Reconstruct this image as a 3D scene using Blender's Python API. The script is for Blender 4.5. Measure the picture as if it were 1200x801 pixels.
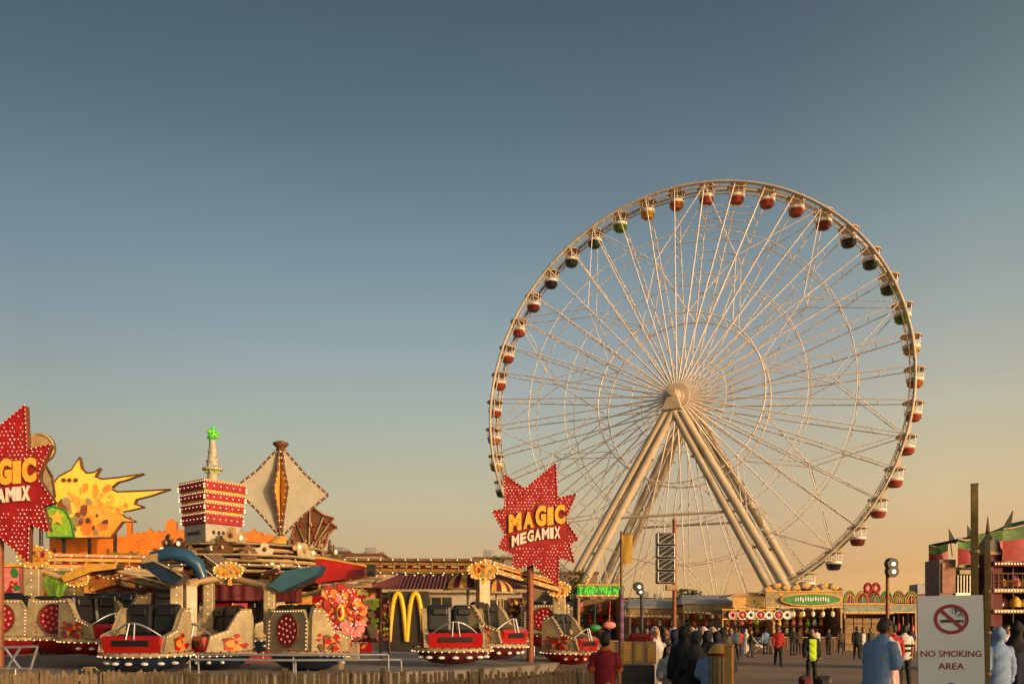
import bpy, bmesh, math, random
from mathutils import Vector, Matrix
from mathutils.geometry import tessellate_polygon
random.seed(7)
SC = bpy.context.scene
for o in list(bpy.data.objects): bpy.data.objects.remove(o)
R = math.radians
# ------------------------------------------------------------------ camera
F = 1000.0; HY = 737.0; EYE = 1.65            # focal length and horizon in photo pixels, eye height in metres
cam = bpy.data.cameras.new('camera'); camo = bpy.data.objects.new('camera', cam); SC.collection.objects.link(camo)
camo.location = (0, 0, EYE); camo.rotation_euler = (R(90), 0, 0)
cam.sensor_width = 36; cam.lens = F/1200*36; cam.shift_y = (HY-400.5)/1200
cam.clip_start = .1; cam.clip_end = 5000
SC.camera = camo
# ------------------------------------------------------------------ sky and sun
SUN_EL, SUN_AZ = R(10), R(130)                # azimuth clockwise from +Y
w = bpy.data.worlds.new('World'); SC.world = w; w.use_nodes = True
nt = w.node_tree; N = nt.nodes; L = nt.links
for n in list(N): N.remove(n)
out = N.new('ShaderNodeOutputWorld'); bg = N.new('ShaderNodeBackground')
sky = N.new('ShaderNodeTexSky'); sky.sky_type = 'NISHITA'; sky.sun_disc = False
sky.sun_elevation = SUN_EL; sky.sun_rotation = SUN_AZ; sky.air_density = 1.0; sky.dust_density = 2.0; sky.ozone_density = 1.5
tc = N.new('ShaderNodeTexCoord'); sp = N.new('ShaderNodeSeparateXYZ'); ramp = N.new('ShaderNodeValToRGB')
mul = N.new('ShaderNodeMix'); mul.data_type = 'RGBA'; mul.blend_type = 'MULTIPLY'; mul.inputs[0].default_value = 1
L.new(tc.outputs['Generated'], sp.inputs[0]); L.new(sp.outputs['Z'], ramp.inputs[0])
SKYRAMP = [(0.0, (1.0, 0.62, 0.42)), (0.017, (0.66, 0.41, 0.265)), (0.0369, (0.4234, 0.2718, 0.183)), (0.0668, (0.3403, 0.1971, 0.1227)), (0.1014, (0.334, 0.192, 0.1192)), (0.1356, (0.3578, 0.219, 0.1311)), (0.1837, (0.3688, 0.2399, 0.1479)), (0.2304, (0.3742, 0.2661, 0.1789)), (0.2757, (0.3588, 0.265, 0.1913)), (0.3191, (0.3291, 0.2621, 0.1993)), (0.4002, (0.2714, 0.2465, 0.193)), (0.5059, (0.1884, 0.1825, 0.1488)), (0.5877, (0.1541, 0.1464, 0.1252)), (1.0, (0.1695, 0.1537, 0.1315))]
L.new(sky.outputs[0], mul.inputs[6]); L.new(ramp.outputs[0], mul.inputs[7])
hm = N.new('ShaderNodeMath'); hm.operation = 'MULTIPLY_ADD'; hm.inputs[1].default_value = .5; hm.inputs[2].default_value = .5
ramp2 = N.new('ShaderNodeValToRGB'); mul2 = N.new('ShaderNodeMix'); mul2.data_type = 'RGBA'; mul2.blend_type = 'MULTIPLY'; mul2.inputs[0].default_value = 1
L.new(sp.outputs['X'], hm.inputs[0]); L.new(hm.outputs[0], ramp2.inputs[0]); L.new(mul.outputs[2], mul2.inputs[6]); L.new(ramp2.outputs[0], mul2.inputs[7])
HRAMP = [(0.0, (0.4297, 0.4423, 0.4579)), (0.2653, (0.4297, 0.4423, 0.4579)), (0.3653, (0.5325, 0.5416, 0.5439)), (0.4814, (0.6444, 0.6444, 0.6444)), (0.6263, (0.79, 0.7136, 0.6969)), (0.7215, (1.0, 0.8952, 0.795)), (1.0, (1.0, 0.8952, 0.795))]
gain = N.new('ShaderNodeMix'); gain.data_type = 'RGBA'; gain.blend_type = 'MULTIPLY'; gain.inputs[0].default_value = 1; gain.inputs[7].default_value = (5.226, 5.226, 5.226, 1)
L.new(mul2.outputs[2], gain.inputs[6]); # faint uneven haze
nzs = N.new('ShaderNodeTexNoise'); nzs.inputs['Scale'].default_value = 1.6; nzs.inputs['Detail'].default_value = 5
mps = N.new('ShaderNodeMapping'); mps.inputs['Scale'].default_value = (1, 1, 6); L.new(tc.outputs['Generated'], mps.inputs[0]); L.new(mps.outputs[0], nzs.inputs['Vector'])
mrs = N.new('ShaderNodeMapRange'); mrs.inputs[1].default_value = .3; mrs.inputs[2].default_value = .7; mrs.inputs[3].default_value = .965; mrs.inputs[4].default_value = 1.035; L.new(nzs.outputs['Fac'], mrs.inputs[0])
hz = N.new('ShaderNodeMix'); hz.data_type = 'RGBA'; hz.blend_type = 'MULTIPLY'; hz.inputs[0].default_value = 1; L.new(gain.outputs[2], hz.inputs[6]); L.new(mrs.outputs[0], hz.inputs[7])
# the sky behind the viewer is cooler than the glow ahead
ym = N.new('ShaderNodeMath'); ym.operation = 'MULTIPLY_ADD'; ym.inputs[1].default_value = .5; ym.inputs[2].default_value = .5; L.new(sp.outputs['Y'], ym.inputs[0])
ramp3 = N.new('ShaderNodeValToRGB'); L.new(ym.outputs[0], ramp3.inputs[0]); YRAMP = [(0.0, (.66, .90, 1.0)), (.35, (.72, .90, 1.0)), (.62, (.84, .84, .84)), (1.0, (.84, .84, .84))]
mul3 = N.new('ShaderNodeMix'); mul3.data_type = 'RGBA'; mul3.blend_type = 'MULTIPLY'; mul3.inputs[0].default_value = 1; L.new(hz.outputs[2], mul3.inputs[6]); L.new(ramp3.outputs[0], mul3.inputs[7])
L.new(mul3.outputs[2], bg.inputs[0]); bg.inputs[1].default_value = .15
L.new(bg.outputs[0], out.inputs[0])
def set_ramp(stops, ramp=ramp):
    e = ramp.color_ramp.elements
    while len(e) > 1: e.remove(e[-1])
    e[0].position = stops[0][0]; e[0].color = (*stops[0][1], 1)
    for p, c in stops[1:]:
        k = e.new(p); k.color = (*c, 1)
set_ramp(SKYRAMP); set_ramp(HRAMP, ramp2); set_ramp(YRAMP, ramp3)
sl = bpy.data.lights.new('sun', 'SUN'); sl.energy = 2.0; sl.angle = R(.5); sl.color = (1, .70, .42)
so = bpy.data.objects.new('sun', sl); SC.collection.objects.link(so); so.location = (60, -20, 40)
sd = Vector((math.sin(SUN_AZ)*math.cos(SUN_EL), math.cos(SUN_AZ)*math.cos(SUN_EL), math.sin(SUN_EL)))
so.rotation_euler = sd.to_track_quat('Z', 'Y').to_euler()
vs = SC.view_settings; vs.view_transform = 'Standard'; vs.look = 'None'; vs.gamma = 1; vs.use_curve_mapping = False; vs.exposure = 0.65

# ------------------------------------------------------------------ helpers
def lin(v):
    v /= 255.0
    return v/12.92 if v <= .04045 else ((v+.055)/1.055)**2.4
def c8(r, g, b): return (lin(r), lin(g), lin(b))
MATS = {}
def mat(name, rgb, rough=.6, var=.22, scale=3.0, bump=0.0, bscale=40.0, metal=0.0, emit=None, es=0.0, spec=.4, alpha=1.0, coat=0.0):
    if name in MATS: return MATS[name]
    m = bpy.data.materials.new(name); m.use_nodes = True
    t = m.node_tree; b = t.nodes['Principled BSDF']
    b.inputs['Roughness'].default_value = rough; b.inputs['Metallic'].default_value = metal
    b.inputs['Specular IOR Level'].default_value = spec
    if coat: b.inputs['Coat Weight'].default_value = coat
    co = t.nodes.new('ShaderNodeTexCoord')
    nz = t.nodes.new('ShaderNodeTexNoise'); nz.inputs['Scale'].default_value = scale; nz.inputs['Detail'].default_value = 6; nz.inputs['Roughness'].default_value = .65
    t.links.new(co.outputs['Object'], nz.inputs['Vector'])
    rp = t.nodes.new('ShaderNodeValToRGB'); e = rp.color_ramp.elements
    lo = tuple(max(0, x*(1-var)) for x in rgb); hi = tuple(min(1, x*(1+var*.8)) for x in rgb)
    e[0].position = .32; e[0].color = (*lo, 1); e[1].position = .68; e[1].color = (*hi, 1)
    t.links.new(nz.outputs['Fac'], rp.inputs[0]); t.links.new(rp.outputs[0], b.inputs['Base Color'])
    if bump:
        n2 = t.nodes.new('ShaderNodeTexNoise'); n2.inputs['Scale'].default_value = bscale; n2.inputs['Detail'].default_value = 4
        t.links.new(co.outputs['Object'], n2.inputs['Vector'])
        bp = t.nodes.new('ShaderNodeBump'); bp.inputs['Strength'].default_value = bump; bp.inputs['Distance'].default_value = .02
        t.links.new(n2.outputs['Fac'], bp.inputs['Height']); t.links.new(bp.outputs[0], b.inputs['Normal'])
    if emit:
        b.inputs['Emission Color'].default_value = (*emit, 1); b.inputs['Emission Strength'].default_value = es
    MATS[name] = m
    return m
def P(px, py, d):
    'world point seen at photo pixel (px, py) at depth d'
    return Vector(((px-600)/F*d, d, EYE-(py-HY)/F*d))

class MB:
    'collects shapes; build() links them as ONE mesh object'
    def __init__(s): s.v = []; s.f = []; s.mi = []; s.sm = []; s.x = Matrix.Identity(4)
    def put(s, verts, faces, m=0, smooth=False):
        b = len(s.v); s.v += [s.x @ Vector(v) for v in verts]
        for f in faces: s.f.append([b+i for i in f]); s.mi.append(m); s.sm.append(smooth)
    def box(s, c, size, m=0, rz=0, bev=0, rx=0, ry=0):
        x, y, z = [k/2 for k in size]; M = Matrix.Translation(Vector(c)) @ Matrix.Rotation(rz, 4, 'Z') @ Matrix.Rotation(ry, 4, 'Y') @ Matrix.Rotation(rx, 4, 'X')
        if bev <= 0:
            vs_ = [(-x,-y,-z),(x,-y,-z),(x,y,-z),(-x,y,-z),(-x,-y,z),(x,-y,z),(x,y,z),(-x,y,z)]
            s.put([M @ Vector(v) for v in vs_], [(0,3,2,1),(4,5,6,7),(0,1,5,4),(1,2,6,5),(2,3,7,6),(3,0,4,7)], m)
        else:
            bm = bmesh.new(); bmesh.ops.create_cube(bm, size=1)
            for v in bm.verts: v.co = Vector((v.co.x*size[0], v.co.y*size[1], v.co.z*size[2]))
            bmesh.ops.bevel(bm, geom=bm.edges[:], offset=min(bev, min(size)*.45), segments=2, affect='EDGES', profile=.5)
            bm.verts.index_update()
            s.put([M @ v.co for v in bm.verts], [[v.index for v in f.verts] for f in bm.faces], m, False); bm.free()
    def tube(s, pts, r, m=0, n=8, closed=False, cap=True):
        pts = [Vector(p) for p in pts]; k = len(pts)
        rr = r if isinstance(r, (list, tuple)) else [r]*k
        vs_, fs = [], []; up = None
        for i, p in enumerate(pts):
            a = pts[i-1] if (i > 0 or closed) else p; b = pts[(i+1) % k] if (i < k-1 or closed) else p
            t = (b-a).normalized()
            if up is None:
                up = Vector((0,0,1)) if abs(t.z) < .9 else Vector((1,0,0))
            u = (up - t*up.dot(t)).normalized(); up = u; q = t.cross(u)
            for j in range(n):
                an = 2*math.pi*j/n; vs_.append(p + (u*math.cos(an)+q*math.sin(an))*rr[i])
        for i in range(k if closed else k-1):
            for j in range(n):
                a = i*n+j; b = i*n+(j+1) % n; c = ((i+1) % k)*n+(j+1) % n; d = ((i+1) % k)*n+j
                fs.append((a,b,c,d))
        s.put(vs_, fs, m, True)
        if cap and not closed:
            s.put(vs_[:n], [tuple(range(n-1,-1,-1))], m); s.put(vs_[-n:], [tuple(range(n))], m)
    def lathe(s, prof, m=0, n=16, c=(0,0,0), sx=1, sy=1, smooth=True, a0=0.0):
        vs_, fs = [], []; c = Vector(c)
        for (r, z) in prof:
            for j in range(n):
                a = 2*math.pi*(j+.5)/n + a0; vs_.append(c+Vector((r*math.cos(a)*sx, r*math.sin(a)*sy, z)))
        for i in range(len(prof)-1):
            for j in range(n): fs.append((i*n+j, i*n+(j+1)%n, (i+1)*n+(j+1)%n, (i+1)*n+j))
        s.put(vs_, fs, m, smooth)
        if prof[0][0] > 1e-4: s.put(vs_[:n], [tuple(range(n-1,-1,-1))], m)
        if prof[-1][0] > 1e-4: s.put(vs_[-n:], [tuple(range(n))], m)
    def ball(s, c, r, m=0, n=12, k=8):
        if not isinstance(r, (tuple, list)): r = (r,r,r)
        pr = [(math.sin(math.pi*i/k), -math.cos(math.pi*i/k)) for i in range(k+1)]
        vs_ = [Vector(c)+Vector((0,0,-r[2]))]; fs = []
        for i in range(1, k):
            for j in range(n):
                a = 2*math.pi*j/n; vs_.append(Vector(c)+Vector((pr[i][0]*math.cos(a)*r[0], pr[i][0]*math.sin(a)*r[1], pr[i][1]*r[2])))
        vs_.append(Vector(c)+Vector((0,0,r[2]))); t = len(vs_)-1
        for j in range(n):
            fs.append((0, 1+(j+1)%n, 1+j)); fs.append((t, 1+(k-2)*n+j, 1+(k-2)*n+(j+1)%n))
            for i in range(k-2): fs.append((1+i*n+j, 1+i*n+(j+1)%n, 1+(i+1)*n+(j+1)%n, 1+(i+1)*n+j))
        s.put(vs_, fs, m, True)
    def prism(s, poly, o, ux, uy, depth, m=0, me=None):
        'polygon (2-D points) placed at o with axes ux, uy, extruded backwards by depth along ux x uy'
        ux = Vector(ux); uy = Vector(uy); nrm = ux.cross(uy).normalized(); o = Vector(o)
        ar = sum(poly[i][0]*poly[(i+1)%len(poly)][1]-poly[(i+1)%len(poly)][0]*poly[i][1] for i in range(len(poly)))
        if ar < 0: poly = poly[::-1]
        k = len(poly); fr = [o+ux*a+uy*b for a, b in poly]; bk = [p-nrm*depth for p in fr]
        tri = []
        for t in tessellate_polygon([[Vector((q[0], q[1], 0)) for q in poly]]):
            p0, p1, p2 = [poly[i] for i in t]; cr = (p1[0]-p0[0])*(p2[1]-p0[1])-(p1[1]-p0[1])*(p2[0]-p0[0])
            tri.append(tuple(t) if cr > 0 else tuple(t)[::-1])
        s.put(fr, tri, m); s.put(bk, [t[::-1] for t in tri], m)
        s.put(fr+bk, [(i, i+k, (i+1)%k+k, (i+1)%k) for i in range(k)], m if me is None else me)
    def disc(s, c, nrm, r, h, m=0, n=20, sy=1.0):
        'short cylinder whose axis is nrm'
        q = Vector(nrm).to_track_quat('Z', 'Y').to_matrix().to_4x4(); M = Matrix.Translation(Vector(c)) @ q
        old = s.x; s.x = old @ M; s.lathe([(r, -h/2), (r, h/2)], m, n, smooth=False, sy=sy); s.x = old
    def build(s, name, mats, parent=None, smooth_angle=None, local=False):
        me = bpy.data.meshes.new(name); off = Vector((0,0,0))
        if parent is not None and not local:
            q = parent
            while q is not None: off += q.location; q = q.parent
        me.from_pydata([tuple(v-off) for v in s.v], [], s.f)
        if not isinstance(mats, (list, tuple)): mats = [mats]
        for m in mats: me.materials.append(m)
        me.polygons.foreach_set('material_index', [min(i, len(mats)-1) for i in s.mi]); me.polygons.foreach_set('use_smooth', s.sm)
        me.update()
        o = bpy.data.objects.new(name, me); SC.collection.objects.link(o)
        if parent is not None: o.parent = parent
        return o
def bead_row(mb, a, b, step, r, m):
    n = max(1, int((Vector(b)-Vector(a)).length/step))
    for i in range(n+1): mb.ball(Vector(a).lerp(Vector(b), i/n), r, m, 6, 4)
def mosaic(mb, o, ux, w_, h_, n, ms, rr, lift=.012, mask=None):
    'hand painted art: many irregular flat pieces laid on a board (o = lower left corner, ux = along the board, viewer side = ux x z)'
    ux = Vector(ux).normalized(); nr = ux.cross(Vector((0,0,1))).normalized()
    for i in range(n):
        cx, cz = rr.uniform(.06,.94)*w_, rr.uniform(.06,.94)*h_
        if mask and not mask(cx/w_, cz/h_): continue
        r = min(w_,h_)*rr.uniform(.05,.17); k = rr.choice((5,6,7,9)); a0 = rr.uniform(0,6); st = rr.uniform(.6,1.7)
        pl = []
        for j in range(k):
            a = a0+2*math.pi*j/k; q = r*rr.uniform(.55,1.25); x = min(max(cx+q*math.cos(a), .01), w_-.01); z = min(max(cz+q*st*math.sin(a), .01), h_-.01); pl.append((x,z))
        mb.prism(pl, Vector(o)+nr*(lift*(1+.12*i)), ux, (0,0,1), lift*(1+.12*i)+.004, rr.choice(ms))
def tag(o, label=None, cat=None, group=None, kind=None):
    if label: o['label'] = label
    if cat: o['category'] = cat
    if group: o['group'] = group
    if kind: o['kind'] = kind
    return o
def thing(name, loc, label, cat, group=None, rz=0):
    o = bpy.data.objects.new(name, None); o.location = loc; o.rotation_euler = (0,0,rz); SC.collection.objects.link(o)
    o.empty_display_size = .2
    return tag(o, label, cat, group)
def copy_tree(o, parent=None):
    c = o.copy(); SC.collection.objects.link(c); c.parent = parent
    for ch in o.children: copy_tree(ch, c)
    return c
def text_mb(mb, txt, origin, ux, uy, height, width=None, depth=.03, m=0, off=0.0, warp=None, center=True):
    'real lettering: a font curve turned to mesh and added to mb'
    cu = bpy.data.curves.new('t', 'FONT'); cu.body = txt; cu.size = 1; cu.extrude = .5 if depth > .002 else 0; cu.fill_mode = 'BOTH' if depth > .002 else 'FRONT'; cu.offset = off; cu.resolution_u = 3
    to = bpy.data.objects.new('t', cu); SC.collection.objects.link(to)
    dg = bpy.context.evaluated_depsgraph_get(); me = bpy.data.meshes.new_from_object(to.evaluated_get(dg))
    xs = [v.co.x for v in me.vertices]; ys = [v.co.y for v in me.vertices]
    x0, x1, y0, y1 = min(xs), max(xs), min(ys), max(ys); sy = height/(y1-y0); sx = (width/(x1-x0)) if width else sy
    ux = Vector(ux); uy = Vector(uy); nr = ux.cross(uy).normalized(); vv = []
    for v in me.vertices:
        a = (v.co.x-(x0+x1)/2 if center else v.co.x-x0)*sx; b = (v.co.y-y0)*sy
        if warp: a, b = warp(a, b)
        vv.append(Vector(origin)+ux*a+uy*b+nr*(v.co.z*depth))
    mb.put(vv, [list(p.vertices) for p in me.polygons], m)
    bpy.data.objects.remove(to); bpy.data.curves.remove(cu); bpy.data.meshes.remove(me)

# ------------------------------------------------------------------ materials
M = dict(
 paint=mat('warm_white_paint', (.64,.60,.55), .45, .14, .4),
 rimp=mat('rim_paint', (.44,.39,.31), .5, .2, .6),
 leg=mat('leg_paint', (.46,.40,.30), .4, .16, .5),
 steel=mat('galvanised_steel', (.42,.42,.42), .38, .2, 4, metal=.7),
 dark=mat('dark_steel', (.03,.03,.032), .5, .3, 4),
 black=mat('black_vinyl', (.012,.012,.013), .38, .3, 9, bump=.15, bscale=14),
 cream=mat('cream_fibreglass', (.33,.265,.15), .35, .32, 3.5, coat=.3),
 cream2=mat('pale_cream_paint', (.34,.28,.17), .45, .3, 4),
 red=mat('red_fibreglass', (.38,.008,.006), .35, .25, 3, coat=.4),
 crimson=mat('crimson_paint', (.26,.005,.010), .55, .3, 3),
 burg=mat('burgundy_cloth', (.10,.01,.016), .7, .3, 5, bump=.3, bscale=20),
 blue=mat('blue_fibreglass', (.02,.07,.15), .25, .25, 2, coat=.5),
 navy=mat('navy_paint', (.012,.025,.06), .35, .3, 3),
 gold=mat('gold_paint', (.62,.33,.06), .4, .3, 4),
 orange=mat('orange_paint', (.72,.22,.03), .5, .25, 1.4),
 yellow=mat('yellow_paint', (.80,.46,.07), .5, .15, 1.1),
 amber=mat('amber_paint', (.75,.30,.04), .5, .2, 1.1),
 brown=mat('brown_paint', (.12,.055,.025), .6, .3, 4),
 tan=mat('tan_paint', (.36,.24,.12), .6, .3, 3),
 green=mat('green_paint', (.03,.22,.05), .5, .3, 3),
 lime=mat('lime_paint', (.25,.50,.04), .5, .3, 5),
 pink=mat('pink_paint', (.75,.22,.22), .5, .25, 5),
 white=mat('white_paint', (.72,.70,.66), .5, .12, 3),
 wood=mat('weathered_wood', (.25,.165,.085), .8, .4, 6, bump=.4, bscale=30),
 honey=mat('varnished_wood', (.50,.25,.07), .4, .3, 3, bump=.1),
 rust=mat('oxide_red_pole', (.22,.065,.03), .55, .3, 5),
 bulb=mat('lit_bulb_warm', (.9,.7,.5), .3, .02, emit=(1,.62,.30), es=.75),
 bulbp=mat('lit_bulb_pink', (.9,.6,.6), .3, .02, emit=(1,.40,.30), es=.7),
 lamp=mat('lit_floodlight', (1,.95,.85), .3, .02, emit=(1,.90,.72), es=1.4),
 gled=mat('green_led', (.05,.5,.05), .4, .2, 20, emit=(.25,.9,.08), es=.14),
 glass=mat('dark_glass', (.02,.025,.03), .08, .1, 1, spec=.6),
 greyroof=mat('grey_sheet_roof', (.25,.26,.28), .5, .2, 1, metal=.2),
 conc=mat('grey_render', (.36,.32,.27), .8, .2, .6, bump=.1),
 tile=mat('burgundy_tiles', (.15,.045,.04), .6, .35, 5, bump=.4, bscale=12),
)
# ------------------------------------------------------------------ ground
def ground_material():
    m = bpy.data.materials.new('brown_block_paving'); m.use_nodes = True; t = m.node_tree; b = t.nodes['Principled BSDF']
    co = t.nodes.new('ShaderNodeTexCoord')
    br = t.nodes.new('ShaderNodeTexBrick'); br.inputs['Scale'].default_value = 1; br.inputs['Brick Width'].default_value = .6; br.inputs['Row Height'].default_value = .3; br.inputs['Mortar Size'].default_value = .016
    br.inputs['Color1'].default_value = (.37,.235,.14,1); br.inputs['Color2'].default_value = (.30,.19,.112,1); br.inputs['Mortar'].default_value = (.10,.07,.045,1)
    nz = t.nodes.new('ShaderNodeTexNoise'); nz.inputs['Scale'].default_value = .35; nz.inputs['Detail'].default_value = 8; nz.inputs['Roughness'].default_value = .7
    mx = t.nodes.new('ShaderNodeMix'); mx.data_type = 'RGBA'; mx.blend_type = 'MULTIPLY'; mx.inputs[0].default_value = .75
    rp = t.nodes.new('ShaderNodeValToRGB'); rp.color_ramp.elements[0].position = .3; rp.color_ramp.elements[0].color = (.42,.40,.38,1); rp.color_ramp.elements[1].position = .7; rp.color_ramp.elements[1].color = (1.15,1.1,1.05,1)
    t.links.new(co.outputs['Object'], br.inputs['Vector']); t.links.new(co.outputs['Object'], nz.inputs['Vector'])
    t.links.new(nz.outputs['Fac'], rp.inputs[0]); t.links.new(br.outputs['Color'], mx.inputs[6]); t.links.new(rp.outputs[0], mx.inputs[7])
    t.links.new(mx.outputs[2], b.inputs['Base Color']); b.inputs['Roughness'].default_value = .75
    bp = t.nodes.new('ShaderNodeBump'); bp.inputs['Strength'].default_value = .3; bp.inputs['Distance'].default_value = .01
    t.links.new(br.outputs['Fac'], bp.inputs['Height']); bp.invert = True; t.links.new(bp.outputs[0], b.inputs['Normal'])
    return m
g = MB(); g.put([(-2500,-60,0),(2500,-60,0),(2500,4000,0),(-2500,4000,0)], [(0,1,2,3)])
tag(g.build('ground', ground_material()), kind='structure')

# ------------------------------------------------------------------ giant observation wheel
WH = dict(X=20.074, D=100.65, Z=27.794+EYE-.95, th=R(25.4), R=25.0, ph=3.169)
ct, st = math.cos(WH['th']), math.sin(WH['th'])
HUB = Vector((WH['X'], WH['D'], WH['Z']))
EU = Vector((ct, -st, 0)); EN = Vector((-st, -ct, 0)); EZ = Vector((0,0,1))     # in-plane right, towards the viewer, up
def wp(a, r, t): r *= .993; return HUB + EU*(r*math.cos(a)) + EZ*(r*math.sin(a)) + EN*t
NG = 44
ang = [WH['ph'] - 2*math.pi*k/NG for k in range(NG)]
wheel = thing('ferris_wheel', (HUB.x, HUB.y, 0), 'giant white observation wheel with forty four red, yellow, green and blue gondolas on slanting legs', 'ferris wheel')
for t, nm in ((1.0, 'rim'), (-1.0, 'rim')):
    mb = MB(); mb.tube([wp(2*math.pi*i/132, 25.05, t) for i in range(132)], .17, 0, 8, closed=True)
    mb.tube([wp(2*math.pi*i/132, 24.55, t*.98) for i in range(132)], .07, 0, 6, closed=True)
    for i in range(132):
        a = 2*math.pi*i/132; b = 2*math.pi*(i+.5)/132
        mb.tube([wp(a, 25.0, t), wp(b, 24.57, t*.98)], .035, 0, 5, cap=False)
    mb.build(nm, M['rimp'], wheel)
for t in (1.0, -1.0):
    for r, q in ((19.4,.05),(14.4,.05),(9.9,.09),(5.6,.055)):
        tt = t*(1+1.5*(1-r/25)); mb = MB()
        mb.tube([wp(2*math.pi*i/88, r, tt) for i in range(88)], q, 0, 6, closed=True); mb.build('inner_ring', M['paint'], wheel)
for k, a in enumerate(ang):
    for t in (1, -1):
        mb = MB(); mb.tube([wp(a, 1.5, 2.5*t), wp(a, 25, 1.0*t)], [.085,.06], 0, 7); mb.tube([wp(a, 9.9, (1+1.5*(1-9.9/25))*t), wp(a+math.pi/NG, 1.5, 2.5*t)], .05, 0, 5)
        if t == 1:                                   # bracket steps and light strip clips on the outer third
            for r in (21.5, 19.4, 17, 14.4, 9.9):
                tt = 1+1.5*(1-r/25); mb.tube([wp(a, r, tt), wp(a, r, -tt)], .042, 0, 5)
        mb.build('spoke', M['paint'], wheel)
for k in range(0, NG, 4):
    mb = MB(); a = ang[k]
    for t in (1,-1):
        for da in (-1, 1):
            b = a + da*2*math.pi/NG*2
            mb.tube([wp(a, 24.8, 1.0*t), wp(b, 16.8, 1.5*t)], .055, 0, 5)
            mb.tube([wp(b, 16.8, 1.5*t), wp(a, 9.9, 1.9*t)], .05, 0, 5)
    mb.build('diagonal_brace', M['paint'], wheel)
for k in (12, 13):                                   # service ladder panels at the top
    mb = MB()
    for q in (k, k+1): mb.tube([wp(ang[q], 11.5, 1.0+1.5*(1-11.5/25)-.15), wp(ang[q], 23, 1.0+1.5*(1-23/25)-.15)], .03, 0, 5)
    for r in (20, 20.8, 21.6, 22.4, 17, 16, 12.2):
        tt = 1+1.5*(1-r/25)-.15; mb.tube([wp(ang[k], r, tt), wp(ang[k+1], r, tt)], .05, 0, 5)
    mb.build('service_ladder', M['paint'], wheel)
hubm = mat('hub_pink_grey', (.50,.42,.37), .5, .2, 1)
mb = MB()
for t in (2.5, -2.5):
    q = wp(0,0,t); mb.disc(q, EN, 1.5, .3, 0, 36); mb.disc(q, EN, .9, .9, 0, 24)
mb.tube([wp(0,0,-4.4), wp(0,0,4.4)], .62, 0, 20)
mb.build('hub', hubm, wheel)
# leg frames: a double-tube leg each side, before and behind the wheel
for t in (1, -1):
    top = wp(0, 0, 4.0*t)
    for s in (-1, 1):
        mb = MB(); foot = HUB + EU*(15.0*s) + EN*(4.0*t+2.2*t); foot.z = 0
        ax = (EU*1.0).normalized()
        for dx, rr in ((-.75,.52), (.75,.52)):
            mb.tube([top + ax*(dx*.55+s*.5) + EZ*(-2.2 if t > 0 else -.6), foot + ax*dx*1.3], [rr*.86, rr], 0, 16)
        for q in (.2,.4,.6,.8,.95):
            c = (top+EZ*(-2.2 if t > 0 else -.6)).lerp(foot, q)
            mb.tube([c+ax*(-.9), c+ax*.9], .16, 0, 8)
        mb.box(foot+EZ*.25, (4.0,3.0,.5), 0, -WH['th'])
        mb.build('support_leg', M['leg'], wheel)
    mb = MB(); q = .49
    l = top.lerp(HUB+EU*-15+EN*(6.2*t)-EZ*HUB.z, q); r_ = top.lerp(HUB+EU*15+EN*(6.2*t)-EZ*HUB.z, q)
    mb.tube([l, r_], .15, 0, 8); mb.build('tie_bar', M['leg'], wheel)
    mb = MB(); c = wp(0,0,4.1*t)
    mb.prism([(-1.25,-1.9),(1.0,-1.9),(.42,-.1),(.15,.2),(-.25,.2)], c+EN*.5, EU, EZ, 1.0)
    mb.disc(c+EN*.55*t, EN, .45, .5, 0, 16)
    mb.build('bearing_housing', mat('bearing_paint', (.42,.37,.29), .5, .2, 1), wheel)
COL = dict(red=(.28,.05,.04), maroon=(.13,.025,.03), navy=(.015,.02,.045), teal=(.012,.04,.042), dgreen=(.015,.05,.022), green=(.05,.15,.02), yellow=(.38,.24,.03), orange=(.34,.10,.025))
seq = ['orange','red','red','red','red','maroon','navy','teal','dgreen','green','yellow']
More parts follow.
